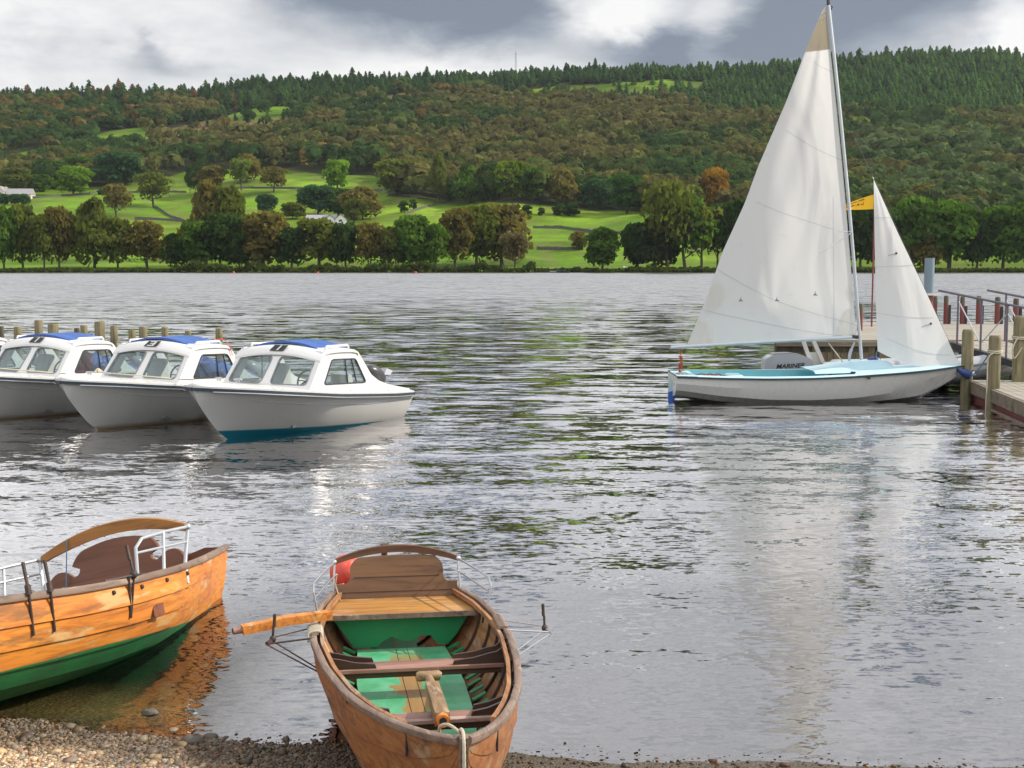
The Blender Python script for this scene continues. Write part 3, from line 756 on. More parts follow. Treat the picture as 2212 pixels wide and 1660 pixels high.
FIELD = [(167, 423, 360, 72, 'o0', BG, 'bright green round tree near the pink farmhouse'),
 (46, 415, 364, 66, 'o1', OL, 'olive tree behind the pink farmhouse'), (96, 414, 377, 46, 'o2', GR, 'green tree between the olive and the bright green one by the farmhouse'),
 (130, 408, 350, 60, 'o1', DG, 'dark green tree behind the bright green round tree'), (180, 396, 338, 70, 'o0', GR, 'green tree at the wood edge above the bright green round one'),
 (268, 404, 329, 98, 'o0', TL, 'broad dark blue-green tree at the head of the left pasture'),
 (338, 449, 372, 74, 's1', OL, 'olive spreading tree where two field walls meet'),
 (258, 469, 398, 62, 's2', BR, 'brown and olive tree on the left pasture above the shore row'),
 (538, 396, 332, 58, 'r1', BR, 'orange-brown round tree behind the pale olive one on the pasture'),
 (527, 411, 343, 50, 's0', (.10, .14, .03), 'pale olive slender tree on the upper pasture'),
 (596, 416, 361, 62, 's1', BR, 'thin brown spreading tree alone on the upper pasture'),
 (733, 413, 346, 56, 'o1', BG, 'bright green tree at the right end of the upper pasture'),
 (461, 420, 358, 62, 'r2', BR, 'brown rounded tree above the big brown one'), (417, 417, 356, 22, 't1', DG, 'narrow dark tree left of the big brown one'),
 (439, 420, 345, 34, 't1', DG, 'slim dark tree beside the brown rounded one'),
 (452, 560, 388, 92, 'd1', BR, 'big brown tree towering over the shore row'), (494, 560, 402, 72, 'r0', OL, 'olive tree leaning against the big brown one'),
 (580, 465, 420, 44, 'o0', TL, 'small blue-green tree left of the white house'), (636, 474, 438, 56, 'o1', OL, 'low olive tree left of the white house gable'),
 (690, 466, 401, 80, 'r0', TL, 'dark blue-green spreading tree behind the white house'), (738, 470, 409, 60, 'o2', DG, 'dark green tree behind the white house gables'),
 (786, 476, 403, 88, 'r1', BR, 'reddish brown broad tree right of the white house'), (768, 482, 430, 50, 'o0', OL, 'olive bush-like tree at the right gable of the white house'),
 (862, 420, 344, 90, 'r2', OL, 'olive domed tree at the wood edge in the middle of the hillside'),
 (968, 437, 388, 36, 'o0', TL, 'small blue-green tree at the foot of the wood'),
 (1250, 541, 500, 38, 'r1', BR, 'small brown tree on the lower right pasture'),
 (1103, 432, 349, 70, 'o2', (.11, .16, .02), 'yellow-green tree at the foot of the wood'),
 (1150, 434, 360, 56, 'o1', GR, 'green tree right of the yellow-green one'),
 (1289, 456, 388, 66, 'o0', TL, 'blue-green tree at the wood edge above the right pasture'),
 (1352, 462, 378, 92, 'o1', (.04, .095, .02), 'mid green leafy tree at the wood edge above the right pasture'),
 (1386, 452, 380, 50, 'r0', YO, 'orange autumn tree behind the mid green leafy one'),
 (1545, 470, 362, 62, 'r2', YO, 'golden autumn tree left of the mainsail'),
 (948, 442, 332, 46, 't1', OL, 'tall narrow olive tree at the foot of the wood'), (1008, 440, 352, 56, 't0', GR, 'tall green tree at the foot of the wood'),
 (1060, 436, 356, 54, 'o0', DG, 'dark tree left of the yellow-green one'), (1215, 446, 366, 70, 'r1', BR, 'brown tree at the wood edge above the mound'),
 (1480, 470, 400, 80, 'o2', OL, 'olive tree behind the tall pines'), (1990, 480, 398, 90, 'r1', BR, 'rusty brown tree behind the green tree beside the jib')]
for t in FIELD: tree(*t, group=G2)
G3 = 'bushes on the pastures'
for t in [(1136, 466, 443, 32, 'dark round bush leftmost on the ridge of the right pasture'), (1170, 466, 449, 20, 'small bush between two larger ones on the ridge'),
          (1206, 467, 441, 30, 'bushy hawthorn left of the widest bush on the ridge'), (1232, 468, 439, 40, 'widest bush on the ridge of the right pasture'),
          (872, 460, 434, 28, 'dark bush below the middle wood'), (894, 453, 431, 17, 'small dark bush right of the larger one below the middle wood'),
          (861, 421, 402, 16, 'tiny pale bush under the domed olive tree'), (228, 421, 409, 20, 'hedge bush left of the blue-green tree'),
          (252, 312, 298, 16, 'bush on the small upper left pasture'), (302, 300, 288, 12, 'smaller bush on the small upper left pasture')]:
    tree(t[0], t[1], t[2], t[3], 'b0', DG, t[4], 'bush', G3, cat='bush')
for i, (px, w) in enumerate([(18, 30), (42, 26), (62, 24)]):
    tree(px, 443, 419, w, 'b1', TL, ['dark shrub below the pink farmhouse gable', 'middle dark shrub below the farmhouse', 'dark shrub at the right end of the farmhouse'][i], 'bush', G3, cat='bush')

def mass_broad(P, Rr, Hh, C, q, rg):
    """P (n,3) feet; leaf-clump faces over several lobes per crown"""
    n = len(P); L = 5; K = q//L
    lo = rg.normal(size=(n, L, 3)); lo[..., 2] = np.abs(lo[..., 2])*.6; lo /= np.linalg.norm(lo, axis=2)[..., None]
    cen = P[:, None]+np.array([0, 0, 1.])*(Hh*.52)[:, None, None]+lo*np.stack([Rr*.45, Rr*.45, Hh*.20], -1)[:, None]
    d = rg.normal(size=(n, L, K, 3)); d[..., 2] = np.where(rg.random((n, L, K)) < .75, np.abs(d[..., 2]), d[..., 2]); d /= np.linalg.norm(d, axis=3)[..., None]
    d[..., 1] = np.where(rg.random((n, L, K)) < .7, -np.abs(d[..., 1]), d[..., 1])
    pts = cen[:, :, None]+d*np.stack([Rr*.58, Rr*.58, Hh*.30], -1)[:, None, None]*(.9+.14*rg.random((n, L, K, 1)))
    lobec = .82+.36*rg.random((n, L, 1, 1)); leafc = .82+.36*rg.random((n, L, K, 1))
    cc = C[:, None, None]*lobec*leafc
    pts = pts.reshape(-1, 3); d = d.reshape(-1, 3); cc = cc.reshape(-1, 3)
    sz = np.repeat(Rr*.25, L*K)
    Vv, F = quads(pts, d, sz, rg, .86)
    return Vv, F, np.repeat(cc, 4, 0)
def mass_conifer(P, Rr, Hh, C, rg, tiers=6, per=6):
    n = len(P); t = (np.arange(tiers)+.5)/tiers
    ang = rg.random((n, tiers, 1))*6.28+np.arange(per)*6.28/per+rg.random((n, tiers, per))*.5
    zt = (.12+.88*(t+.5/tiers))[None, :, None]*Hh[:, None, None]+0*ang
    zb = zt-Hh[:, None, None]*(.17+.07*rg.random(ang.shape))
    r = (Rr[:, None, None]*(1.08-t)[None, :, None]**.62)*(.7+.55*rg.random(ang.shape))
    apex = np.stack([P[:, 0, None, None]+0*ang, P[:, 1, None, None]+0*ang, P[:, 2, None, None]+zt], -1)
    def ring(a, rr, z): return np.stack([P[:, 0, None, None]+rr*np.cos(a), P[:, 1, None, None]+rr*np.sin(a), P[:, 2, None, None]+z], -1)
    v1 = ring(ang-.5, r, zb+.1*Hh[:, None, None]*rg.random(ang.shape)); v2 = ring(ang+.5, r, zb)
    v3 = (v1+v2)/2*1.; v3 = v3+0.
    Vv = np.stack([apex, v1, (ring(ang, r*1.25, zb-.02*Hh[:, None, None])), v2], -2).reshape(-1, 3); m = len(Vv)//4
    cc = C[:, None, None]*(.75+.5*rg.random((n, tiers, per, 1)))
    return Vv, np.arange(4*m).reshape(m, 4), np.repeat(cc.reshape(-1, 3), 4, 0)

def woods():
    rg = np.random.default_rng(5)
    # jittered grid on the slope
    def scatter(sp, d0, d1):
        ys = np.arange(d0, d1, sp); out = []
        for y in ys:
            xs = np.arange(-.52*y, .52*y, sp); out.append(np.stack([xs+rg.uniform(-.45, .45, len(xs))*sp, y+rg.uniform(-.45, .45, len(xs))*sp], -1))
        a = np.concatenate(out); z = hill_z(a[:, 0], a[:, 1]); px, py = project(a[:, 0], a[:, 1], z)
        return np.column_stack([a, z]), px, py
    CBX = [-800, 0, 200, 420, 520, 700, 860, 930, 1160, 1240, 1330, 1440, 1560, 1700, 1900, 2050, 2212, 2900]   # lower edge of conifers
    CBY = [225, 225, 232, 236, 262, 242, 205, 212, 212, 210, 236, 232, 262, 262, 262, 272, 262, 262]
    def cfy(px): return np.interp(px, CBX, CBY)+(fbm(px/40., px*0+3.3, 3, 4)-.5)*26
    P, px, py = scatter(11.5, 470, 1400)
    keep = is_wood(px, py) & (py > cfy(px)-6)
    P, px, py = P[keep], px[keep], py[keep]
    n = len(P); t = fbm(P[:, 0]/55, P[:, 1]/55, 4, 7); u = rg.random(n); v = rg.random((n, 1))
    green = np.array([.044, .078, .024]); olive = np.array([.092, .105, .030]); brown = np.array([.128, .110, .042]); rust = np.array([.17, .115, .04]); grey = np.array([.10, .13, .055])
    k = np.clip((t-.40)*4+(u-.5)*.9+np.where((px > 450) & (px < 1500), .22, -.1), 0, 1)[:, None]
    C = np.where(k < .5, green+(olive-green)*k*2, olive+(brown-olive)*(k-.5)*2)
    right = (px > 1850)[:, None] & (py > 300)[:, None]
    C = np.where(right & (v < .55), grey, C)
    C = np.where((v < .025) & (px < 1000)[:, None], rust, C)
    C = np.where(((v > .4) & (v < .52)) & ((px < 520) & (py < 300))[:, None], rust*.85, C)
    C = C*np.array([.86, .92, .86])
    edge = (np.interp(px, WEX, WEY)-py < 14)
    C = C*(.72+.56*rg.random((n, 1)))
    Rr = rg.uniform(5., 9.8, n)*(1+.35*(rg.random(n) < .1)); Hh = rg.uniform(10, 17., n)*np.where(edge, 1.3, 1.)
    near = P[:, 1] < 1000
    parts = []
    for msk, q in ((near, 90), (~near, 50)):
        if msk.any(): parts.append(mass_broad(P[msk], Rr[msk], Hh[msk], C[msk], q, rg))
    o = 0; Vs, Fs, Cs = [], [], []
    for a, f, c in parts: Vs.append(a); Fs.append(f+o); Cs.append(c); o += len(a)
    me = npmesh('broadleaf_wood', np.concatenate(Vs), np.concatenate(Fs), ['leaf_mass'], np.concatenate(Cs))
    tag(link(me, 'broadleaf_wood'), 'brown and olive autumn oak wood covering the hillside', 'wood', None, 'stuff')
    print('broad', n, o//4)
    P, px, py = scatter(6.6, 1000, 1425)
    w = is_wood(px, py)
    lim = cfy(px)
    keep = w & (py < lim+3)
    mixz = w & (py >= lim) & (py < lim+55) & (rg.random(len(px)) < np.where(px < 500, .25, .10))
    extra = (px > 520) & (px < 760) & w & (py < 262) & (py >= lim) & (rg.random(len(px)) < .3)
    dens = rg.random(len(px)) < np.where(px < 520, .62, .86)*(.7+.6*fbm(P[:, 0]/16, P[:, 1]/16, 2, 19))
    m = (keep & dens) | mixz | extra
    P, px, py = P[m], px[m], py[m]; n = len(P); t = fbm(P[:, 0]/45, P[:, 1]/45, 3, 12)[:, None]
    C = np.array([.022, .052, .022])*(1-t)+np.array([.048, .090, .030])*t
    C = C*(.75+.5*rg.random((n, 1)))
    C = np.where((px > 1400)[:, None], C*np.array([1.25, 1.25, 1.1]), C)
    C = np.where((px < 520)[:, None] & (rg.random((n, 1)) < .12), np.array([.11, .065, .03]), C)
    Hh = rg.uniform(6.5, 13, n)*(.62+.75*fbm(P[:, 0]/28, P[:, 1]/40, 3, 23))*np.where(px < 520, rg.uniform(.7, 1.3, n), 1.)*(1+.25*(rg.random(n) < .06)); Rr = Hh*rg.uniform(.27, .42, n)
    a, f, c = mass_conifer(P, Rr, Hh, C, rg)
    me = npmesh('conifer_wood', a, f, ['leaf_mass'], c)
    tag(link(me, 'conifer_wood'), 'dark spruce plantation along the crest of the fell', 'wood', None, 'stuff')
    print('conifer', n, len(f))
    # bracken and undergrowth along the far bank
    n = 15000; x = rg.uniform(-260, 260, n); y = rg.uniform(449, 457, n); tall = np.where((x > -118) & (x < 8), 1.0+2.4*fbm(x/5., y*0+2, 3, 6)**2*2, np.where((x > 40) & (x < 110), 1.6, 1.)); P = np.column_stack([x, y, hill_z(x, y)+rg.uniform(.1, 1.0, n)*(.3+1.0*fbm(x/7., y*0, 2, 3))*tall])
    C = np.array([.035, .055, .018])*(.6+.8*rg.random((n, 1)))*np.array([1, 1, 1.])+np.array([.02, .01, 0])*rg.random((n, 1))
    Vv, F = quads(P, np.tile([0, -.6, .8], (n, 1)), rg.uniform(.4, .9, n), rg, .4)
    tag(link(npmesh('bank_undergrowth', Vv, F, ['leaf_mass'], np.repeat(C, 4, 0)), 'bank_undergrowth'), 'low brown undergrowth along the far bank', 'undergrowth', None, 'stuff')
woods()

# field walls
def field_wall(pts, label, h=1.3):
    mb = MB(); P = []
    for (x0, y0), (x1, y1) in zip(pts, pts[1:]):
        k = max(2, int(abs(x1-x0)/8)+2)
        for i in range(k): t = i/k; P.append(hill_at(x0+(x1-x0)*t, y0+(y1-y0)*t))
    P.append(hill_at(*pts[-1]))
    c = Vector(P[0]); pp = [Vector(p)-c for p in P]
    rows = []
    for p in pp:
        hh = h*(.85+.3*rnd.random()); rows.append([p+V(0, -.45, -.5), p+V(0, -.3, hh), p+V(0, .3, hh), p+V(0, .45, -.5)])
    mb.grid(rows); o = mb.build('field_wall', 'field_stone'); o.location = c
    tag(o, label, 'wall', 'dry stone walls between the pastures')
for pts, lb in [([(498, 408), (600, 408), (744, 412), (830, 414)], 'stone wall across the upper pasture under the bright green tree'),
    ([(279, 418), (340, 416), (409, 417)], 'stone wall ending at the slim dark tree'), ([(342, 449), (372, 469), (405, 480)], 'stone wall running down from the spreading olive tree'),
    ([(297, 475), (350, 476), (402, 480)], 'short stone wall above the left shore row'), ([(74, 430), (140, 425), (204, 421), (242, 408)], 'stone wall right of the pink farmhouse'),
    ([(1151, 494), (1211, 494), (1282, 504), (1341, 507)], 'stone wall across the middle of the right pasture'), ([(1159, 540), (1210, 541), (1259, 540)], 'stone wall low on the right pasture'),
    ([(880, 463), (930, 446), (984, 435), (1029, 433)], 'hedge-topped wall along the left side of the mound')]:
    field_wall(pts, lb)

def house(px, base, dist_px_w, label, walls, gabs, wall='white_wall', right=True):
    x, y, z = hill_at(px, base); ppm = FPX/y; e = empty('farmhouse', (x, y, z), label, 'house')
    for (x0, x1, y0, y1, d) in walls:      # pixels relative to px/base
        a, b = (x0-px)/ppm, (x1-px)/ppm; h0, h1 = (base-y0)/ppm, (base-y1)/ppm
        MB().box(((a+b)/2, d/2, h0/2-.5), (b-a, d, h0+1.)).build('wall', wall, e, False)
        MB().slab([(-.4, h0-.02), (d+.4, h0-.02), (d/2, h1)], (b-a)+.5, lambda u, v, w, a=a: V(a-.25+w, u, v)).build('roof', 'slate', e, False)
    for (x0, x1, yb, ys, yt) in gabs:
        a, b = (x0-px)/ppm, (x1-px)/ppm; hb, hs, ht = ((base-q)/ppm for q in (yb, ys, yt))
        MB().slab([(a, -1), (b, -1), (b, hs), ((a+b)/2, ht), (a, hs)], 4., lambda u, v, w: V(u, -1.2+w, v)).build('gable', wall, e, False)
        m_ = (a+b)/2
        for s_ in (-1, 1):
            e0 = a-.25 if s_ < 0 else b+.25
            MB().slab([(m_, ht+.25), (e0, hs-.1), (e0, hs+.12), (m_, ht+.5)] if s_ < 0 else [(m_, ht+.5), (e0, hs+.12), (e0, hs-.1), (m_, ht+.25)], 5.2, lambda u, v, w: V(u, -1.5+w, v)).build('roof', 'slate', e, False)
        fr = MB().box((m_, -1.24, hs*.75), ((b-a)*.3, .06, 1.1)).build('window', 'window_dark', e, False)
        MB().box((m_, -1.29, hs*.75-.62), ((b-a)*.36, .14, .12)).build('window_sill', wall, fr, False)
house(705, 486, 0, 'white lakeside house with grey roof and two pointed gables', [(664, 728, 474, 464.5, 7)], [(706, 726, 486, 475, 467), (727, 751, 486, 475, 465.5)])
house(30, 431, 0, 'pink-walled farmhouse with long grey slate roof at the left edge', [(18, 76, 421, 408, 8), (-10, 20, 414, 404, 8)], [(2, 20, 431, 415, 405)], 'pink_wall')

def radio_mast():
    x, y = (1114-CX)/FPX*1400, 1400.; z = float(hill_z(x, y)); ppm = FPX/y
    top = z+(project(x, y, z)[1]-112)/ppm
    e = empty('radio_mast', (x, y, z), 'thin lattice radio mast on the wooded skyline', 'mast')
    h = top-z; mb = MB(); w = .9
    for sx in (-1, 1):
        for sy in (-1, 1): mb.tube([(sx*w, sy*w, 0), (sx*w*.55, sy*w*.55, h*.9)], .12, 5)
    n = 14
    for i in range(n):
        a, b = i/n, (i+1)/n; wa, wb = w*(1-.45*a), w*(1-.45*b); s = 1 if i % 2 else -1
        for q in (-1, 1):
            mb.tube([(-wa*s, q*wa, h*.9*a), (wb*s, q*wb, h*.9*b)], .08, 4); mb.tube([(q*wa, -wa*s, h*.9*a), (q*wb, wb*s, h*.9*b)], .08, 4)
    mb.build('lattice', 'rubber_dark', e)
    MB().tube([(0, 0, h*.88), (0, 0, h)], .16, 6).build('aerial', 'rubber_dark', e)
    for k, (dz, dx) in enumerate([(.62, .9), (.72, -.9), (.80, .8), (.86, -.7)]):
        MB().tube([(dx*.5, -.9, h*dz), (dx*.8, -1.4, h*dz)], [.3, .75], 10).build('dish_antenna', 'engine_light', e)
radio_mast()

# ================================================================ ROWING BOATS
RS = [0, .06, .15, .3, .5, .8, 1.15, 1.65, 2.2, 2.6, 3.0, 3.35, 3.7, 4.0]
RB = [.012, .045, .095, .165, .235, .32, .40, .475, .525, .52, .475, .385, .26, .13]
RZL = [.75, .735, .715, .69, .655, .61, .57, .53, .505, .505, .52, .545, .575, .60]
RZM = [.75, .735, .715, .69, .655, .61, .57, .53, .50, .488, .484, .482, .488, .50]
RZ = list(RZL)
RK = [.66, .42, .27, .15, .08, .035, .015, .0, .0, .0, .02, .05, .12, .24]
def smooth_interp(x, xs, ys):
    return float(np.mean([np.interp(x+d, xs, ys) for d in (-.06, -.03, 0, .03, .06)])) if .1 < x < xs[-1]-.1 else float(np.interp(x, xs, ys))
def rhb(s): return smooth_interp(s, RS, RB)
def rhz(s): return smooth_interp(s, RS, RZ)
KOFF = [0.]
def rkz(s): return smooth_interp(s, RS, RK)+KOFF[0]*min(1., max(0., (s-.2)/.8))*(1 if s < 3.4 else max(.3, 1-(s-3.4)*1.0))
def rsec(s, g, side, off=0.):
    """point on the hull section: g 0 keel .. 1 gunwale"""
    v = min(1., max(0., (1.0-s)/1.0)) if s < 2 else min(1., max(0., (s-3.0)/1.3))*.75
    def P(g):
        a = math.sin(g*math.pi/2)**.82; c = 1-math.cos(g*math.pi/2)**1.05 if g < 1 else 1.
        return rhb(s)*(a*(1-v)+g**1.1*v), rkz(s)+(rhz(s)-rkz(s))*(c*(1-v)+g*v)
    b, z = P(g)
    if off:
        b1, z1 = P(max(0, g-.03)); b2, z2 = P(min(1, g+.03)); d = V(b2-b1, 0, z2-z1).normalized()
        b += d.z*off; z -= d.x*off
        if off < 0: b = max(b, .004)
    return V(side*b, s, z)
def rowing_boat(q, style):
    x, y, z, th, ro, pi_, k = q
    a = V(math.cos(th)*math.cos(pi_), math.sin(th)*math.cos(pi_), -math.sin(pi_))
    b0 = V(math.sin(th), -math.cos(th), 0); u0 = b0.cross(a); b = b0*math.cos(ro)+u0*math.sin(ro); u = b.cross(a)
    org = V(x, y, z)-a*2.5*k
    M = Matrix(((b.x*k, a.x*k, u.x*k, org.x), (b.y*k, a.y*k, u.y*k, org.y), (b.z*k, a.z*k, u.z*k, org.z), (0, 0, 0, 1)))
    L = style == 'left'; RZ[:] = RZL if L else RZM; RB[:] = [q_*(1. if L else 1.02) for q_ in RB]; KOFF[0] = .10 if L else 0.; sb = 3.10 if L else 3.30
    e = empty('rowing_boat', None, 'varnished orange wooden rowing boat with green bottom lying tilted in the shallows' if L else
              'weathered brown wooden rowing boat with green floor, bow grounded on the pebbles', 'rowing boat', 'wooden rowing boats on the shore', mat=M)
    st = np.concatenate([[0, .03, .06, .1, .15, .22], np.linspace(.3, 4.0, 46)])
    gs = [0, .2, .38, .54, .69, .84, 1.0]
    mb = MB()
    for side in (-1, 1):
        for i in range(6):
            g0, g1 = gs[i], gs[i+1]; low = max(0, g0-.025)
            rows = []
            for s in st:
                f = min(1., s/.25)*.013
                rows.append([rsec(s, low, side, 0.), rsec(s, low, side, f+.002), rsec(s, g0+(g1-g0)*.5, side, f*.6+.002), rsec(s, g1, side, .002)])
            mb.cur = 4; mb.grid([r[:2] for r in rows]); mb.cur = 0; mb.grid([r[1:] for r in rows])
        rows = [[rsec(s, g, side, -.012) for g in np.linspace(0, 1, 12)] for s in st]
        mb.cur = 2; mb.grid([r[3:] for r in rows]); mb.cur = 3; mb.grid([r[:4] for r in rows])
    mb.cur = 2
    tr = [rsec(4.0, g, 1) for g in np.linspace(0, 1, 9)]; outl = [(p.x, p.z) for p in tr]+[(0, tr[-1].z+.02)]+[(-p.x, p.z) for p in tr[::-1]]
    mb.slab(outl[:-1], .022, lambda u_, v_, w: V(u_, 3.985+w, v_))
    outer = 'varnish_bright' if L else 'varnish_worn'
    mb.build('hull', ['hull_left' if L else 'hull_mid', 'hull_green', 'inside_worn' if not L else 'mahogany', 'green_paint', 'rib_wood'], e)
    # stem and keel
    stem = [V(0, s-.012, rkz(s)) for s in (0, .03, .06, .1, .15, .22, .3, .4)]; stem = [V(0, -.02, .775)]+stem
    MB().sweep(stem, [(-.016, -.02), (.016, -.02), (.016, .02), (-.016, .02)], V(0, 1, 0)).build('stem_post', 'gunwale_worn', e)
    MB().sweep([p+V(0, -.024, -.004) for p in stem[:6]], [(-.006, -.004), (.006, -.004), (.006, .004), (-.006, .004)], V(0, 1, 0)).build('stem_band', 'iron', e)
    MB().sweep([V(0, s, rkz(s)-.012) for s in np.linspace(.4, 4.0, 20)], [(-.015, -.03), (.015, -.03), (.015, .02), (-.015, .02)]).build('keel', 'hull_green' if L else outer, e)
    for side in (-1, 1):
        pts = [V(side*(rhb(s)+.004), s, rhz(s)+.004) for s in st]
        MB().sweep(pts, [(-.018, -.012), (-.014, -.02), (.014, -.02), (.019, -.012), (.018, .008), (.011, .012), (-.011, .012), (-.018, .007)]).build('gunwale', 'gunwale_worn', e)
        pts = [V(side*(rhb(s)-.042), s, rhz(s)-.006) for s in st[8:-2]]
        MB().sweep(pts, [(-.010, -.016), (.010, -.016), (.010, .012), (-.010, .012)]).build('inner_rail', 'inside_worn', e)
    for i, s in enumerate(np.arange(.55, 3.9, .235)):
        for side in (-1, 1):
            MB().sweep([rsec(s, g, side, -.020) for g in np.linspace(.22, .975, 9)], [(-.008, -.008), (.008, -.008), (.008, .008), (-.008, .008)], V(0, 1, 0)).build('rib', 'rib_wood', e)
    # floor
    fz = .215
    fw = lambda s: np.interp(s, [.95, 1.3, 1.8, 2.4, 2.95], [.19, .245, .29, .305, .27])
    edges = [-1, -.13, .12, 1]
    fl = MB()
    for i in range(3):
        ss = np.linspace(.95, 2.98, 10)
        top = [V(0, 0, 0)]*0
        A = [V(fw(s)*edges[i]+.002, s, fz+.03*max(0, 1.4-s)) for s in ss]; B = [V(fw(s)*edges[i+1]-.002, s, fz+.03*max(0, 1.4-s)) for s in ss]
        fl.grid([[p+V(0, 0, -.014), p, q_, q_+V(0, 0, -.014)] for p, q_ in zip(A, B)])
    fl.build('floorboards', 'floor_green', e, False)
    for s in (np.arange(1.05, 2.95, .118) if not L else []):
        for side in (-1, 1):
            p = V(side*(fw(s)+.012), s, fz-.005)
            q_ = V(side*min(fw(s)+.085, rhb(s)*.92), s+.01, fz+.030)
            MB().sweep([p, q_], [(-.016, -.005), (.016, -.005), (.016, .005), (-.016, .005)]).build('floor_batten', 'green_paint', e, False)
    # thwarts with paired knees
    for s, zt, dpt in ((2.12, .375, .13), (1.13, .435, .11)):
        w = rhb(s)-.03
        MB().box((0, s, zt), (2*w*.985, dpt, .028), bev=.006).build('thwart', 'thwart_wood', e)
        MB().box((0, s-dpt*.3, zt-.028), (2*w*.95, .02, .03)).build('thwart_cleat', 'rib_wood', e)
        for side in (-1, 1):
            for ds in ((-.06, .05) if s > 2 else (-.04, .045)):
                top = rhz(s)-.015-zt-.014; ln = .30 if s > 2 else .20
                ol = [(0, 0), (ln, 0), (ln*.97, .022), (ln*.62, .034), (ln*.34, .055), (ln*.2, top*.62), (.006, top), (-.03, top)]
                ww = rhb(s+ds)-(.04 if L else .016)
                MB().slab(ol, .018, lambda u_, v_, t_, side=side, s=s, ds=ds, ww=ww, zt=zt: V(side*(ww-u_), s+ds+t_, zt+.014+v_)).build('knee', 'knee_wood', e, False)
    # bow breasthook / small fore seat
    MB().slab([(-.0, .14), (rhb(.42)-.03, .46), (-rhb(.42)+.03, .46)], .02, lambda u_, v_, t_: V(u_, v_, .60-.06*(v_-.14)+t_)).build('bow_seat', 'thwart_wood', e, False)
    MB().box((0, .70, .475), (.50, .07, .016)).build('bow_slat', 'pale_rope' if L else 'inside_worn', e)
    # stern seat
    sw0, sw1 = rhb(2.93)-.035, rhb(3.28)-.03
    MB().slab([(-sw0, 2.93), (sw0, 2.93), (sw1, 3.30), (-sw1, 3.30)], .022, lambda u_, v_, t_: V(u_, v_, .425+t_)).build('stern_seat', 'seat_varnish', e, False)
    MB().slab([(-sw0-.002, 2.915), (sw0+.002, 2.915), (sw0+.002, 2.928), (-sw0-.002, 2.928)], .03, lambda u_, v_, t_: V(u_, v_, .419+t_)).build('seat_edge', 'gunwale_worn', e, False)
    bx = [(-sw0+.035, .42), (-.33, .29), (-.285, .225), (-.15, .225), (-.11, .262), (-.06, .288), (.0, .262), (.06, .256), (.12, .288), (.18, .286), (.225, .230), (.285, .225), (.34, .29), (sw0-.035, .42)]
    MB().slab(bx, .015, lambda u_, v_, t_: V(u_, 2.985+t_, v_)).build('seat_riser', 'green_paint', e, False)
    # shaped backrest
    hw = rhb(sb)-.035
    arc = lambda cx_, cz, r, a0, a1, n=8: [(cx_+r*math.cos(R(a0+(a1-a0)*i/n)), cz+r*math.sin(R(a0+(a1-a0)*i/n))) for i in range(n+1)]
    if L:
        half = [(hw+.02, .41), (hw+.03, .50)]+arc(hw-.065, .545, .085, -10, 120, 7)+[(hw-.16, .585)]+arc(hw-.165, .622, .03, -90, -190, 4)+arc(hw-.26, .605, .125, 20, 85, 6)
        crown_z = .75
    else:
        half = [(hw+.01, .41), (hw+.015, .535), (hw-.05, .535), (hw-.065, .55)]+arc(hw-.005, .585, .07, 215, 170, 4)+arc(hw-.155, .615, .08, -5, 70, 6)
        crown_z = .705
    top_l = half[-1]; mid_ = [(top_l[0]*t, top_l[1]+(crown_z-top_l[1])*(1-t*t)) for t in (.66, .33, 0)]
    out_ = half+mid_+[(-p[0], p[1]) for p in (half+mid_[:-1])[::-1]]
    MB().slab(out_, .02, lambda u_, v_, t_: V(u_, sb+t_+(v_-.41)*.22, v_)).build('backrest', 'mahogany' if L else 'backrest_wood', e, False)
    if not L:
        for zc in (.485, .575):
            MB().box((0, 3.2985+(zc-.41)*.22, zc), ((hw-.01)*2 if zc < .55 else (hw-.1)*2, .003, .004)).build('board_seam', 'rib_wood', e)
    # arch rail and side rails
    ax, zb, zt = hw+(.045 if L else .01), rhz(sb)+.01, rhz(sb)+(.195 if L else .195)
    ay = sb+.06
    arch = []; rr = []
    for i in range(17):
        t = -1+2*i/16; arch.append((V(ax*t*(1.03 if not L else 1.0), ay+.03*(1-t*t), zt+(.07 if not L else .085)*(1-t*t)), abs(t)))
    mh = MB(); rows = []
    for p, t in arch:
        h = (.033 if L else .024)*(1-.35*t**3); w = .014
        rows.append([p+V(0, -w, -h), p+V(0, w, -h), p+V(0, w, h*.8), p+V(0, 0, h), p+V(0, -w, h*.8)])
    mh.grid(rows, True); mh.f.append(tuple(range(5))); mh.mi.append(0); n_ = len(mh.v); mh.f.append(tuple(range(n_-5, n_))); mh.mi.append(0)
    mh.build('arch_rail', 'arch_amber' if L else 'arch_brown', e)
    r_ = .0085 if L else .0065; mt = 'alloy' if L else 'steel'
    for side in (-1, 1):
        gx = lambda s: side*rhb(s)
        MB().tube([V(gx(sb), sb, zb-.10), V(gx(sb+.01)*1.0, sb+.01, zb), V(side*ax*1.03, ay-.01, zt-.01)], r_*1.15, 8).build('rail_post', mt, e)
        MB().ball((side*ax*1.035, ay-.012, zt), .017, 10, 8).build('rail_knob', mt, e)
        fs = 2.84 if not L else 2.62
        out = .025 if not L else .01
        top = [V(side*ax*1.03, ay-.015, zt), V(side*(rhb(sb-.15)+out*.8), sb-.18, zt-.01), V(gx(fs)+side*out, fs+.06, zt-.03+.01*(not L)), V(gx(fs)+side*out*1.1, fs, zt-.07+.01*(not L)), V(gx(fs), fs-.01, rhz(fs)-.01)]
        MB().tube(top, r_, 8).build('side_rail', mt, e)
        MB().tube([V(side*(ax+.004), ay-.03, zb+.11), V(gx(fs)+side*out*.8, fs+.005, zb+.09)], r_*.75, 8).build('lower_rail', mt, e)
        MB().tube([V(gx(fs)-side*.014, fs-.01, rhz(fs)), V(gx(fs)-side*.022, fs-.01, rhz(fs)-.09)], .008, 6).build('rail_foot', 'iron', e)
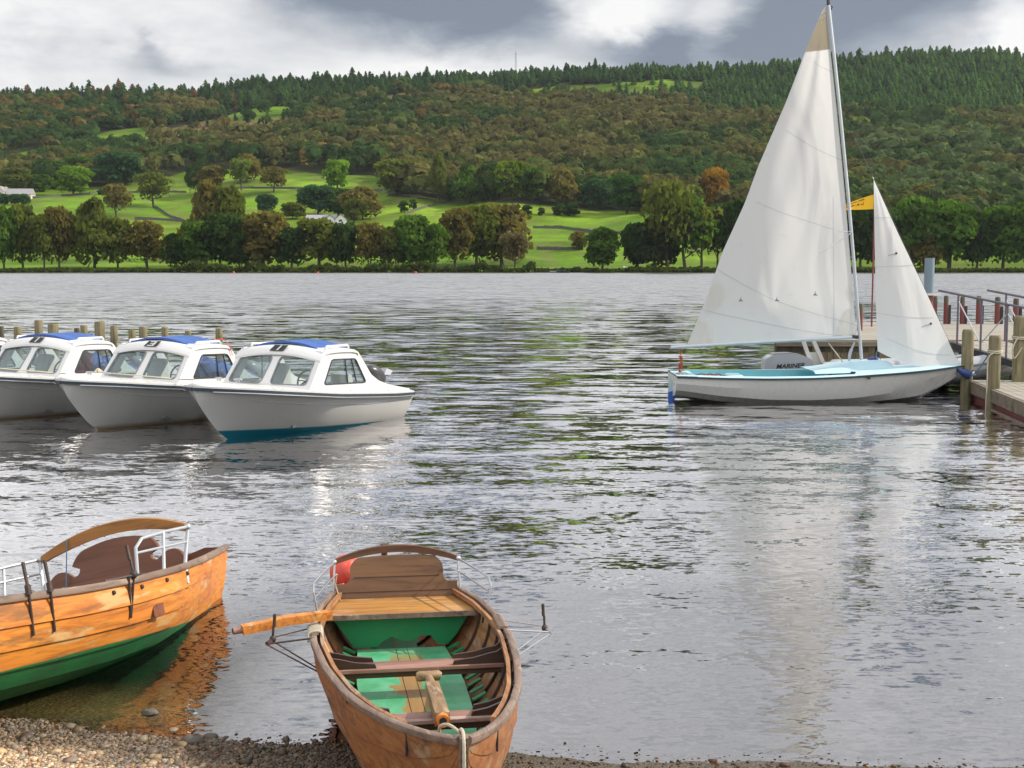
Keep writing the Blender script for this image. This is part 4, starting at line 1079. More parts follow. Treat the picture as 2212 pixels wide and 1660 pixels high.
        if L:
            MB().tube([V(gx(2.86), 2.86, rhz(2.86)), V(side*(rhb(2.90)+.012), 2.90, zt-.012)], r_, 8).build('mid_post', mt, e)
        # outrigger with thole pin
        s0 = 2.28; px_ = gx(s0)+side*(.225 if not L else .09); pz = rhz(s0)+(.0 if not L else .02)
        if L: s0 = 2.52; px_ = gx(s0)+side*.03; pz = rhz(s0)+.02
        pb = V(px_, s0+.02, pz)
        mo = MB()
        if not L:
            mo.tube([V(gx(s0+.20), s0+.20, rhz(s0)+.012), pb+V(0, .01, .012)], .0042, 6); mo.tube([V(gx(s0), s0-.02, rhz(s0)+.014), pb+V(side*.02, -.05, -.005)], .0058, 6)
            mo.tube([rsec(s0-.05, .80, side, .01), pb+V(0, 0, -.005)], .0045, 6); mo.tube([rsec(s0-.12, .80, side, .01), pb+V(side*.03, -.05, -.01)], .0045, 6)
            mo.tube([pb+V(0, .012, 0), pb+V(side*.03, -.06, 0)], .012, 6)
        else:
            mo.tube([V(gx(s0+.16), s0+.16, rhz(s0)+.018), pb], .0065, 6); mo.tube([V(gx(s0-.16), s0-.16, rhz(s0)+.018), pb], .0065, 6)
            mo.tube([pb, rsec(s0+.02, .72, side, .016)], [.006, .007], 6); mo.tube([pb+V(0, -.04, 0), rsec(s0+.02, .72, side, .016)], .007, 6)
        om = mo.build('outrigger', 'iron' if (L or side < 0) else 'steel', e)
        MB().ball(pb+V(0, 0, .005), (.018, .018, .022), 10, 8).build('pin_socket', 'iron', om)
        MB().tube([pb, pb+V(-side*.004, 0, .075), pb+V(-side*.008, 0, .078), pb+V(-side*.012, 0, .145)], [.007, .007, .009, .009], 8).build('thole_pin', 'iron', om)
        if L:
            for s1, hh in ((1.98, .11), (1.86, .11)):
                pb = V(gx(s1)+side*.03, s1, rhz(s1)+.015)
                o2 = MB().tube([V(gx(s1), s1+.07, rhz(s1)+.01), pb, rsec(s1+.04, .74, side, .016)], .007, 6).build('outrigger', 'iron', e)
                MB().tube([pb+V(0, 0, -.01), pb+V(0, 0, .03), pb+V(0, 0, .035), pb+V(-side*.004, 0, .13)], [.013, .013, .007, .008], 8).build('thole_pin', 'iron', o2)
    # little details on the hull
    if L:
        m2 = MB(); m2.box(rsec(2.78, .72, 1, .018), (.012, .085, .062)); m2.build('wood_block', 'mahogany', e)
        for s in (3.10, 2.86, 2.62, 2.40):
            MB().ball(rsec(s, .93, 1, .012), .011, 8, 6).build('bolt', 'iron', e)
        MB().tube([V(-ax*.62, ay, zt+.08), V(-ax*.66, ay-.05, .53)], .0032, 5).build('rudder_line', 'blue_cord', e)
        MB().tube([V(-ax*.30, ay+.02, zt+.10), V(-ax*.16, ay+.04, .77)], .0032, 5).build('rudder_line', 'blue_cord', e)
        MB().ball(V(-ax*.66, ay-.07, .50), (.03, .02, .05), 10, 8).build('pulley', 'engine_grey', e)
    else:
        for side in (-1, 1):
            MB().box(rsec(.36, .90, side, .012), (.006, .008, .11), Matrix.Rotation(side*.45, 3, 'Z')).build('hull_slot', 'black', e)
        MB().tube([V(-.04, 3.93, .48), V(-.04, 3.93, .64), V(-.04, 3.93, .655)], [.02, .022, .030], 10).build('rudder_head', 'rib_wood', e)
        MB().box((rhb(2.22)-.012, 2.42, rhz(2.42)+.022), (.055, .24, .03), bev=.008).build('gunwale_pad', 'gunwale_worn', e)
        MB().tube([V(-hw-.01, 3.27, zt-.06), V(-hw-.02, 3.3, zt-.13), V(-hw+.005, 3.3, zt-.22), V(-hw+.02, 3.26, zb-.06)], .005, 6).build('cord', 'pale_rope', e)
    return e, M
def _():
    pass
MID, MM = rowing_boat((-.590, 7.17, -.010, 1.735, -.005, -.004, .985), 'mid')
LEFT, ML = rowing_boat((-2.84, 7.781, -.20, 1.216, .257, .109, 1.288), 'left')
def local_thing(name, mb, mat, M, label, cat, group=None):
    o = mb.build(name, mat); o.matrix_world = M; return tag(o, label, cat, group)
# mooring rope over the bow, rope lashed on the gunwale, oars, buoy
def rope_pts(pts, n=40):
    """Catmull-Rom through pts"""
    P = [Vector(p) for p in pts]; P = [P[0]*2-P[1]]+P+[P[-1]*2-P[-2]]; out = []
    for i in range(1, len(P)-2):
        for k in range(n//(len(P)-3)+1):
            t = k/(n//(len(P)-3)+1); a, b_, c, d = P[i-1:i+3]
            out.append(.5*((2*b_)+(c-a)*t+(2*a-5*b_+4*c-d)*t*t+(3*b_-a-3*c+d)*t**3))
    return out+[P[-2]]
def rope(mb, pts, r, n=40, twist=True):
    p = rope_pts(pts, n); mb.tube(p, [r*(1+.18*(i % 2)) for i in range(len(p))] if twist else r, 7); return mb
local_thing('mooring_rope', rope(MB(), [(-.045, .42, .60), (-.05, .36, .675), (-.02, .31, .70), (.015, .25, .69), (.02, .17, .70), (.0, .09, .755), (0, .04, .775), (-.004, -.05, .76), (-.003, -.053, .55), (0, -.03, .3)], .0065, 110), 'pale_rope', MM,
            'grey-white rope looped over the bow of the brown rowing boat', 'rope')
lash = MB()
for i in range(6):
    s = 2.30+.028*i; gx = -rhb(s); a = [V(gx+.05, s, rhz(s)-.05), V(gx+.035, s+.01, rhz(s)+.024), V(gx-.028, s+.008, rhz(s)+.020), V(gx-.032, s, rhz(s)-.03)]; lash.tube(rope_pts(a, 12), .006, 6)
rope(lash, [(-rhb(2.3)+.05, 2.33, .47), (-rhb(2.2)+.10, 2.25, .38), (-rhb(2.1)+.15, 2.15, .31), (-.30, 2.02, .26)], .0065, 30)
rope(lash, [(-rhb(2.3)+.04, 2.36, .47), (-rhb(2.2)+.07, 2.30, .36), (-rhb(2.1)+.12, 2.22, .28), (-.33, 2.12, .25)], .0055, 30)
local_thing('lashing_rope', lash, 'pale_rope', MM, 'pale rope lashed round the left gunwale of the brown rowing boat', 'rope')
def place_M(p, d, up=V(0, 0, 1)):
    d = Vector(d).normalized(); s = d.cross(up).normalized(); u = s.cross(d)
    return Matrix(((s.x, d.x, u.x, p[0]), (s.y, d.y, u.y, p[1]), (s.z, d.z, u.z, p[2]), (0, 0, 0, 1)))
def oar_stub():
    return MB()
# oar loom with T grip lying over the fore thwart
A_ = at(926, 1462, .40); B_ = at(955, 1552, .515); d = B_-A_; Ln = d.length
e = empty('oar', None, 'worn oar loom with a T grip lying over the fore thwart', 'oar', 'oars of the rowing boat', mat=place_M(A_, d))
MB().tube([(-.062, 0, 0), (-.05, 0, .004), (0, .0, .006), (.05, 0, .002), (.062, 0, 0)], [.020, .027, .024, .027, .020], 12).build('grip', 'oar_worn', e)
MB().tube([(0, .0, 0), (0, .12, 0), (0, .22, 0), (0, .30, 0)], [.018, .023, .025, .030], 12).build('shaft', 'oar_worn', e)
mb = MB(); mb.sweep([V(0, .27, 0), V(0, .30, 0), V(0, Ln*.93, 0), V(0, Ln+.02, 0)], [(-.032, -.030), (.032, -.030), (.034, .0), (.032, .030), (-.032, .030), (-.034, 0)]); mb.build('loom', 'oar_worn', e)
MB().tube([(0, Ln+.015, 0), (0, Ln+.06, 0)], [.031, .028], 14).build('end_cap', 'varnish_bright', e)
MB().tube([(0, Ln+.058, 0), (0, Ln+.064, 0)], .017, 12).build('socket', 'black', e)
OS = 1.25
A_ = at(503, 1364, .535); B_ = at(700, 1330, .56); d = B_-A_; Ln = d.length
e = empty('oar', None, 'orange varnished oar loom resting on the left outrigger above the water', 'oar', 'oars of the rowing boat', mat=place_M(A_, d))
MB().tube([(0, .0, 0), (0, .06, 0)], [.019, .021], 14).build('grip', 'thwart_wood', e)
MB().tube([(0, -.003, 0), (0, .004, 0)], .013, 12).build('socket', 'black', e)
mb = MB(); mb.sweep([V(0, .05, 0), V(0, .07, 0), V(0, .20, .004), V(0, .21, .008), V(0, Ln*.6, .010), V(0, Ln+.04, .0)], [(-.030, -.024), (.030, -.024), (.032, .0), (.030, .022), (-.030, .022), (-.032, 0)]); mb.build('loom', 'oar_orange', e)
# buoy
bc = MM @ V(-.315, 3.60, .55)
e = empty('buoy', tuple(bc), 'coral red inflated buoy behind the seat back of the brown rowing boat', 'buoy')
MB().ball((0, 0, 0), (.102, .102, .115), 28, 18).build('float', 'coral_buoy', e)
MB().tube([(.02, -.10, -.09), (.045, -.15, -.15), (.05, -.165, -.185)], [.06, .045, .052], 14).build('neck', 'coral_buoy', e)
MB().tube(rope_pts([(.0, -.13, -.045), (-.01, -.175, -.09), (.01, -.20, -.14), (.035, -.19, -.10), (.02, -.15, -.05)], 20), .010, 7).build('eye', 'coral_buoy', e)
MB().tube(rope_pts([(.0, -.19, -.12), (-.04, -.20, -.17), (-.07, -.16, -.22), (-.05, -.10, -.28)], 20), .006, 6).build('lanyard', 'pale_rope', e)

# ================================================================ CABIN MOTOR BOATS
CY_ = [0, .10, .28, .55, .9, 1.4, 2.1, 2.9, 3.6, 4.18]
CHB = [.0, .22, .43, .62, .79, .91, .96, .96, .94, .89]
CZS = [.80, .79, .775, .75, .71, .655, .575, .51, .455, .425]
CZK = [.78, .56, .34, .06, -.10, -.20, -.26, -.26, -.25, -.24]
CP = [1.0, 1.05, 1.1, 1.15, 1.05, .80, .50, .36, .30, .27]
ci = lambda y, t: float(np.mean([np.interp(y+d, CY_, t) for d in (-.12, -.06, 0, .06, .12)])) if .35 < y < 4.0 else float(np.interp(y, CY_, t))
def csec(y, g, s):
    return V(s*ci(y, CHB)*max(g, 1e-4)**ci(y, CP), y, ci(y, CZK)+(ci(y, CZS)-ci(y, CZK))*g)
def rr_poly(pts, r, n=4):
    out = []; m = len(pts)
    for i in range(m):
        p = Vector(pts[i]); a = (Vector(pts[i-1])-p); b = (Vector(pts[(i+1) % m])-p); q = min(r, a.length*.45, b.length*.45)
        a.normalize(); b.normalize()
        for k in range(n+1):
            t = k/n; out.append(tuple((p+a*q)*(1-t)**2+p*2*t*(1-t)+(p+b*q)*t*t))
    return out
DIG = {'1': [[(.42, .0), (.60, .0), (.60, 1.), (.42, 1.)]], '3': [[(.15, 0), (.85, 0), (.85, 1), (.15, 1), (.15, .82), (.62, .82), (.62, .58), (.3, .58), (.3, .42), (.62, .42), (.62, .18), (.15, .18)]]}
def cabin_boat(loc, th, num, hull_mat, label, extras, first):
    a = V(math.cos(th), math.sin(th), 0); b = V(math.sin(th), -math.cos(th), 0)
    M = Matrix(((b.x, a.x, 0, loc[0]), (b.y, a.y, 0, loc[1]), (0, 0, 1, 0), (0, 0, 0, 1)))
    e = empty('cabin_boat', None, label, 'motor boat', 'white hire boats moored side by side', mat=M)
    st = list(np.concatenate([[0, .04, .08, .12, .2], np.linspace(.3, 4.18, 44)]))
    mb = MB()
    for s in (-1, 1): mb.grid([[csec(y, g, s) for g in np.linspace(0, 1, 14)] for y in st])
    mb.grid([[csec(4.18, g, -1) for g in np.linspace(0, 1, 8)], [csec(4.18, g, 1) for g in np.linspace(0, 1, 8)]])
    mb.build('hull', hull_mat, e, angle=30)
    for s in (-1, 1):
        MB().sweep([csec(y, 1, s)+V(s*.012, 0, -.02) for y in st], [(-.014, -.022), (.014, -.022), (.016, .022), (-.014, .022)]).build('rubbing_strake', 'navy_strip', e)
        MB().sweep([csec(y, 1, s)+V(s*.022, 0, -.046) for y in st[3:]], [(-.012, -.007), (.012, -.007), (.012, .007), (-.012, .007)]).build('strake_trim', 'steel', e)
        MB().tube([csec(y, .80+.05*max(0, y-3), s)+V(s*.003, 0, 0) for y in st[8:]], .005, 5).build('knuckle_line', 'engine_light', e)
    # deck
    mb = MB()
    dk = [y for y in st if y <= 1.6]
    mb.grid([[V(ci(y, CHB)*u*1.01, y, ci(y, CZS)+.025+.05*(1-u*u)) for u in np.linspace(-1, 1, 13)] for y in dk])
    for s in (-1, 1):
        rest = [y for y in st if y >= 1.52]
        mb.grid([[V(s*(ci(y, CHB)*1.01-q), y, ci(y, CZS)+.025+.01*k) for k, q in enumerate((0, .06, .13))]+[V(s*(ci(y, CHB)*1.01-.15), y, ci(y, CZS)-.08)] for y in rest])
        mb.grid([[csec(y, 1, s)+V(s*.006, 0, 0), V(s*ci(y, CHB)*1.01, y, ci(y, CZS)+.026)] for y in st])
    mb.grid([[V(u*.88, y, ci(y, CZS)+.03+.03*(1-u*u)) for u in np.linspace(-1, 1, 7)] for y in (3.7, 3.9, 4.18)])
    mb.grid([[V(u*.72, 3.7, ci(3.7, CZS)+q) for u in (-1, 0, 1)] for q in (.06, -.4)])
    mb.build('deck', 'gelcoat', e, angle=50)
    MB().box((0, 2.7, .12), (1.0, 2.3, .04)).build('cockpit_floor', 'engine_grey', e)
    # cabin sides (outline in y,z), lean inward
    zt = 1.24
    def side_fn(s): return lambda u, v, w: V(s*(.855-.055*max(0, (v-.66))/.58-w), u, v)
    out_ = [(1.50, .66), (1.92, 1.18), (1.97, zt), (2.68, zt-.03), (2.78, 1.16), (3.06, .80), (3.24, .69), (3.5, .61), (4.1, .49), (4.1, .42), (3., .50), (1.5, .60)]
    win = rr_poly([(1.86, .735), (2.10, 1.09), (2.68, 1.07), (2.90, .69)], .05)
    for s in (-1, 1):
        MB().slab(out_, .028, side_fn(s), [win]).build('cabin_side', 'gelcoat_cabin', e, False)
        fr = MB(); fr.tube([side_fn(s)(p[0], p[1], -.004) for p in win+[win[0]]], .011, 6)
        for t0, t1 in ((2.44, 2.42), (2.66, 2.58)): fr.tube([side_fn(s)(t0, .72, .0), side_fn(s)(t1, 1.075, .0)], .010, 6)
        fo = fr.build('side_window', 'rubber_dark', e)
        MB().slab(win, .004, side_fn(s)).build('pane', 'glass', fo, False).location = (-.012*s, 0, 0)
    # windscreen: two panes
    O = [(-.775, .62), (.775, .62), (.70, 1.28), (-.70, 1.28)]
    sfn = lambda u, v, w: V(u, 1.44+.42*(v-.64)/.56+.05*abs(u)+w*.8, v+.0-w*.5)
    wl = rr_poly([(-.76, .74), (-.09, .74), (-.07, 1.13), (-.71, 1.13)], .07); wr = rr_poly([(.09, .74), (.76, .74), (.71, 1.13), (.07, 1.13)], .07)
    Of = [(-.855, .64), (-.4, .66), (0, .67), (.4, .66), (.855, .64), (.80, 1.22), (.4, 1.25), (0, 1.26), (-.4, 1.25), (-.80, 1.22)]
    fo = MB().slab(Of, .035, sfn, [wl, wr]).build('windscreen_frame', 'gelcoat_cabin', e, False)
    for wdw in (wl, wr):
        w_ = MB().tube([sfn(p[0], p[1], -.004) for p in wdw+[wdw[0]]], .010, 6).build('windscreen', 'engine_grey', e)
        MB().slab(wdw, .004, lambda u, v, w: sfn(u, v, w+.012)).build('pane', 'glass', w_, False)
    # roof
    mb = MB(); rz = lambda u: 1.215+.095*(1-u*u)
    ys = [1.80, 1.86, 1.94, 2.04, 2.3, 2.6, 2.72, 2.76]; dz = [-.125, -.055, -.015, 0, .005, -.01, -.03, -.07]
    mb.grid([[V(.83*u, y, rz(u)+q) for u in np.linspace(-1, 1, 17)] for y, q in zip(ys, dz)])
    mb.grid([[V(.83*u, y, rz(u)+q-.03) for u in np.linspace(-1, 1, 17)] for y, q in zip(ys, dz)])
    for s in (-1, 1): mb.grid([[V(.83*s, y, rz(1)+q), V(.83*s, y, rz(1)+q-.03)] for y, q in zip(ys, dz)])
    for j in (0, -1): mb.grid([[V(.83*u, ys[j], rz(u)+dz[j]), V(.83*u, ys[j], rz(u)+dz[j]-.03)] for u in np.linspace(-1, 1, 17)])
    mb.grid([[V(.70*u, y, zz*(1) if False else (rz(u)-.03 if k else 1.21)) for k in (0, 1)] for u in np.linspace(-1, 1, 17) for y in (1.92,)])
    mb.build('roof', 'gelcoat_cabin', e, angle=50)
    # header between windscreen and roof edge
    MB().grid([[V(.80*u, 1.885+.04*abs(u), 1.20), V(.82*u, 1.805, rz(u)-.12)] for u in np.linspace(-1, 1, 17)]).build('header', 'gelcoat_cabin', e)
    mb = MB(); rg = random.Random(num)
    rows = []
    for j, y in enumerate(np.linspace(1.99, 2.70, 12)):
        rows.append([V(.66*u, y, rz(u)+.034+.007*math.sin(j*1.9+2*u+num)+.004*rg.random()+(-.015 if abs(u) > .97 else 0)) for u in np.linspace(-1, 1, 15)])
    mb.grid(rows); mb.grid([[r[0], r[0]+V(0, 0, -.03)] for r in rows]); mb.grid([[r[-1], r[-1]+V(0, 0, -.03)] for r in rows]); mb.grid([[p, p+V(0, -.01, -.03)] for p in rows[0]])
    mb.build('roof_cover', 'blue_tarp', e, angle=80)
    for s in (-1, 1):
        MB().tube([(s*.72, 2.06, 1.25), (s*.73, 2.08, 1.285), (s*.73, 2.60, 1.28), (s*.72, 2.64, 1.24)], .018, 8).build('roof_rail', 'gelcoat', e)
    # number plate on roof front
    pl = lambda u, v, w: V(-.02+u*.26-.13+v*.06, 1.806+v*.07-w*.7, rz(0)-.108+v*.085+.010+w*.6)
    MB().slab([(0, 0), (1, 0), (1, 1), (0, 1)], .004, pl).build('number_plate', 'black', e, False)
    for dg in DIG[{1: '1', 2: '3', 3: '1', 4: '1'}[num]]:
        MB().slab([(.12+p[0]*.76 if num == 2 else .22+p[0]*.65, .08+p[1]*.84) for p in dg], .004, lambda u, v, w: pl(u, v, w+.006)).build('number', 'gelcoat', e, False)
    # inside: wheel, seats, console
    c = V(.42, 1.98, .76); t_ = [c+V(.165*math.cos(k*math.pi/10), .05*math.sin(k*math.pi/10)+.0, .155*math.sin(k*math.pi/10)) for k in range(21)]
    wh = MB(); wh.tube(t_, .014, 7, False)
    for k in (1, 3, 5): q = 2*math.pi*k/6; wh.tube([c, c+V(.165*math.cos(q), .05*math.sin(q), .155*math.sin(q))], .009, 6)
    wh.tube([c, c+V(0, -.25, -.10)], .018, 8); wh.build('steering_wheel', 'black', e)
    MB().box((0, 1.72, .56), (1.4, .26, .10), bev=.03).build('dashboard', 'gelcoat', e)
    MB().slab([(2.15, .2), (2.55, .2), (2.5, .95), (2.42, .97)], .30, lambda u, v, w: V(-.62+w, u, v)).build('seat_back', 'gelcoat', e, False)
    MB().slab([(2.7, .2), (3.05, .2), (2.9, .80), (2.82, .80)], .34, lambda u, v, w: V(.24+w, u, v)).build('seat_back', 'gelcoat', e, False)
    for s in (-1, 1): MB().box((s*.5, 3.3, .36), (.42, .7, .12), bev=.03).build('bench', 'gelcoat', e)
    # deck fittings
    for x_ in (-.10, .26): 
        cl = MB(); cl.tube([(x_-.06, .62, .875), (x_-.03, .63, .885), (x_+.03, .65, .885), (x_+.06, .66, .875)], .012, 6); cl.tube([(x_-.02, .63, .84), (x_-.02, .63, .885)], .012, 6); cl.tube([(x_+.02, .64, .84), (x_+.02, .64, .885)], .012, 6)
        cl.build('cleat', 'steel', e)
    for y_ in (1.8, 2.5, 3.5): MB().ball((.865, y_, .645-.08*(y_-1.8)), .013, 8, 6).build('fitting', 'steel', e)
    # outboard (tilted)
    ob = Matrix.Translation((.25, 4.05, .56)) @ Matrix.Rotation(R(-28), 4, 'X')
    m1 = MB(); m1.ball((0, 0, 0), (.13, .27, .13), 18, 12); o1 = m1.build('outboard_cowl', 'engine_grey' if num > 1 else 'engine_dark', e); o1.matrix_local = ob @ Matrix.Translation((0, -.12, .10))
    m2 = MB(); m2.box((0, .10, -.06), (.16, .28, .14), bev=.04); m2.box((0, .2, -.35), (.08, .16, .5), bev=.02); m2.box((0, -.02, -.12), (.22, .08, .22), bev=.02); m2.tube([(0, -.05, -.04), (-.05, -.40, .02)], .02, 8)
    o2 = m2.build('outboard_leg', 'engine_dark', o1); 
    m3 = MB(); m3.slab([(0, 0), (.16, .06), (.20, .16), (.02, .12)], .12, lambda u, v, w: V(-.02+w, .1+u, .05+v)); m3.build('outboard_vane', 'engine_light', o1, False)
    if 'tarp' in extras:
        m = MB(); rg = random.Random(num*3)
        for (cx_, cy_, cz_, r_) in ((.30, 3.0, .68, .30), (-.2, 3.2, .66, .34), (.42, 3.4, .56, .26)):
            rows = []
            for i in range(11):
                t = math.pi*i/10; rows.append([V(cx_, cy_, cz_)+V(r_*1.1*math.sin(t)*math.cos(p), r_*1.2*math.sin(t)*math.sin(p), r_*.72*math.cos(t))*(1+.16*math.sin(3*p+i)+.10*rg.random()) for p in [6.283*k/14 for k in range(14)]])
            m.grid(rows, True)
        m.build('folded_cover', 'blue_tarp', e)
    if 'ribbon' in extras:
        MB().tube(rope_pts([(.70, 2.5, 1.30), (.76, 2.62, 1.31), (.83, 2.72, 1.22), (.84, 2.78, 1.04)], 16), .006, 6).build('ribbon', 'orange_red', e)
    if 'screen' in extras:
        MB().slab([(2.3, .7), (2.6, .7), (2.6, 1.0), (2.3, 1.1)], .02, lambda u, v, w: V(.45+w, u, v)).build('red_cushion', 'red_stripe', e, False)
    return e, M
TH = math.atan2(3.9, 2.23)
boats = []
ha = V(math.cos(TH), math.sin(TH), 0)
p0 = V(-4.13, 18.6, 0)-ha*.66; step = (at(205, 930, 0)-at(485, 950, 0))
for i in range(4):
    p = p0+step*i
    lab = ['nearest white cabin boat with a teal waterline band and an engine showing at the stern', 'white cabin boat numbered 3 between two other cabin boats',
           'third white cabin boat from the right, its bow cut by the left edge', 'farthest white cabin boat, only its roof corner showing at the left edge'][i]
    boats.append(cabin_boat((p.x, p.y), TH+(0, .0, .02, .03)[i], i+1, 'hull_teal' if i == 0 else 'hull_rust', lab, [[], ['tarp', 'ribbon'], ['tarp', 'screen'], []][i], i == 0))
def wpt(i, p): return boats[i][1] @ V(*p)
for i, lb in ((0, 'mooring line sagging between the nearest boat and the boat numbered 3'), (1, 'mooring line between the boat numbered 3 and the one left of it')):
    a_, c_ = wpt(i, (-.3, .35, .87)), wpt(i+1, (.1, .62, .89)); m_ = [a_, wpt(i+1, (.8, 1.6, .74)), wpt(i+1, (.72, 1.2, .80)), wpt(i+1, (.4, .8, .86)), c_]
    mb = MB(); mb.tube(rope_pts(m_, 24), .009, 6)
    if i == 0:
        for k in range(5): mb.tube(rope_pts([c_+V(.05*math.cos(k*1.3), .05*math.sin(k*1.3), 0), c_+V(.0, 0, .05), c_+V(-.06*math.cos(k*1.1), -.05*math.sin(k*1.3), .0)], 8), .014, 6)
    tag(mb.build('mooring_line', 'pale_rope'), lb, 'rope')
# wooden posts behind the boats
PN = 0
POSTS = [(2, 705, 12, 38), (38, 706, 15, 37), (83, 692, 17.5, 33), (114.5, 700, 23, 30), (166, 709, 12.5, 40), (181, 703, 15, 37), (215, 695, 22.5, 31.5), (246, 704, 15.5, 36), (285, 713, 16, 35), (309, 706, 18, 33), (356, 707, 16, 35), (406, 715, 15, 37), (473, 710, 15, 36)]
PL = ['post at the very left edge behind the boats', 'short post left of the tall pair behind the boats', 'tall slim post rising highest behind the third cabin boat', 'widest dark-topped post next to the tallest one',
      'thin far post left of a closely set pair', 'far post just left of the thick square-topped one', 'thick square-topped post in the middle of the row', 'post right of the thick square-topped one',
      'lower post left of the numbered boat roof', 'rounded post rising over the blue roof cover of the boat numbered 3', 'post behind the blue roof cover of the boat numbered 3', 'low post above the white roof rail of the boat numbered 3', 'lone post at the right end of the row of posts']
for (px, top, w, D), lb in zip(POSTS, PL):
    p = atd(px, top, D); r = w/FPX*D/2; q = 12; mb = MB()
    zs = [-1.5, 0, p.z*.5, p.z-.03, p.z]
    rows = []
    for z in zs:
        f = 1+.05*math.sin(z*3+px) if z < p.z-.01 else .86
        rows.append([V(r*f*(1+.06*math.sin(2*t+px))*math.cos(t), r*f*math.sin(t), z) for t in [6.283*k/q for k in range(q)]])
    mb.grid(rows, True); mb.f.append(tuple(range(len(mb.v)-q, len(mb.v)))); mb.mi.append(0)
    o = mb.build('wooden_post', 'post_wood' if w > 14 else 'post_dark'); o.location = (p.x, p.y, 0); tag(o, lb, 'post', 'jetty posts behind the cabin boats')

# ================================================================ SAILING DINGHY  (bow to the right)
DD = 24.1; DX = 0.
e = empty('sailing_dinghy', (5.7, DD, 0), 'white sailing dinghy with pale blue deck and two raised white sails', 'sailing boat')
O = V(5.7, DD, 0)
dw = lambda px, py, D=DD: atd(px, py, D)-O
XB, XS = atd(2081, 793, DD).x-5.7, atd(1452, 818, DD).x-5.7; LEN = XB-XS
ty = [0, .02, .06, .14, .25, .4, .55, .7, .85, 1.]
thb = [.015, .10, .22, .42, .62, .80, .88, .88, .80, .64]
tzs = [.640, .632, .615, .58, .545, .505, .475, .465, .47, .485]
tch = [.015, .05, .13, .28, .47, .66, .75, .76, .70, .56]
tzc = [.60, .50, .40, .29, .19, .10, .07, .08, .14, .24]
tzk = [.56, .36, .16, .0, -.06, -.10, -.12, -.11, -.06, .06]
ti = lambda t, a: float(np.interp(t, ty, a))
def tis(t, a): return float(np.mean([ti(min(1, max(0, t+d)), a) for d in (-.02, 0, .02)])) if t > .05 else ti(t, a)
xx = lambda t, z=0: XB-LEN*t
def xst(t, z):     # stem rakes aft towards the keel
    k = max(0, 1-t/.16); return XB-LEN*t-k*(max(0, .64-z)/.64)**1.9*.62
ts = np.concatenate([[0, .01, .02, .04, .06, .09], np.linspace(.12, 1, 32)])
mb = MB()
def secp(t, s):
    zs_, zc, zk = tis(t, tzs), tis(t, tzc), tis(t, tzk); hb, hc = tis(t, thb), tis(t, tch)
    return [V(xst(t, zs_), s*hb, zs_), V(xst(t, (zs_+zc)/2), s*(hb*.45+hc*.55+.03*min(1, t*8)), (zs_+zc)/2), V(xst(t, zc), s*hc, zc), V(xst(t, (zc*.5+zk*.5)), s*hc*.74, zc*.42+zk*.58), V(xst(t, zk), 0, zk)]
for s in (-1, 1): mb.grid([secp(t, s) for t in ts])
mb.grid([secp(1., -1), secp(1., 1)])
mb.build('hull', 'gelcoat', e, angle=14)
for s in (-1, 1):
    MB().sweep([V(xst(t, .62), s*(tis(t, thb)+.012), tis(t, tzs)-.006) for t in ts], [(-.014, -.013), (.014, -.013), (.014, .013), (-.014, .013)]).build('rubbing_strip', 'navy_strip', e)
# decks
mb = MB(); fd = [t for t in ts if t <= .43]
mb.grid([[V(xst(t, .62), tis(t, thb)*u, tis(t, tzs)+.015+.075*(1-u*u)*min(1, tis(t, thb)/.4)) for u in np.linspace(-1, 1, 15)] for t in fd])
for s in (-1, 1):
    rest = [t for t in ts if t >= .40]
    mb.grid([[V(xx(t), s*(tis(t, thb)+.005), tis(t, tzs)+.012), V(xx(t), s*(tis(t, thb)-.06), tis(t, tzs)+.035), V(xx(t), s*(tis(t, thb)-.13), tis(t, tzs)+.035)] for t in rest])
mb.grid([[V(xx(t), tis(t, thb)*u, tis(t, tzs)+.02) for u in np.linspace(-1, 1, 7)] for t in (.93, .96, 1.)])
mb.build('deck', 'pale_blue_deck', e, angle=50)
mb = MB()
for s in (-1, 1):
    rest = [t for t in ts if .40 <= t <= .96]
    mb.grid([[V(xx(t), s*(tis(t, thb)-.13), tis(t, tzs)+.034), V(xx(t), s*(tis(t, thb)-.17), tis(t, tzs)-.14), V(xx(t), s*(tis(t, thb)-.34), .24)] for t in rest])
mb.grid([[V(xx(t), u*.45, .24) for u in (-1, 1)] for t in (.38, .97)]); mb.grid([[V(xx(.93), u*(tis(.93, thb)-.12), z) for u in (-1, 1)] for z in (.5, .24)])
mb.build('cockpit', 'aqua_inside', e)
# cuddy / coaming around the mast
mast_b = dw(1862, 790); mx = mast_b.x
mb = MB(); rows = []
for k, (dx, w, h) in enumerate([(-1.02, .66, .0), (-.8, .60, .04), (-.55, .52, .09), (-.30, .44, .14), (-.05, .38, .165), (.25, .34, .175), (.42, .30, .165), (.50, .27, .12), (.56, .25, .03)]):
    base = .56; rows.append([V(mx+dx, w*u, base+.02+h*(1-max(0, abs(u)-.55)/.45)**.7 if abs(u) < 1 else base-.02) for u in np.linspace(-1, 1, 13)])
mb.grid(rows); mb.build('mast_coaming', 'pale_blue_deck', e, angle=60)
for k, (px, py, D) in enumerate([(1783, 814, 23.35), (1843, 805, 23.5), (1780, 806, 24.6)]):
    MB().box(dw(px, py, D), (.09, .05, .03), bev=.01).build('deck_cleat', 'navy_strip', e)
MB().tube([dw(1795, 806, 24.75), dw(1793, 816, 24.7)], .02, 6).build('toe_strap', 'navy_strip', e)
MB().tube([dw(1876, 817, 23.32)+V(0, .0, 0), dw(1876, 817, 23.32)+V(0, -.05, 0)], .022, 10).build('drain_bung', 'black', e)
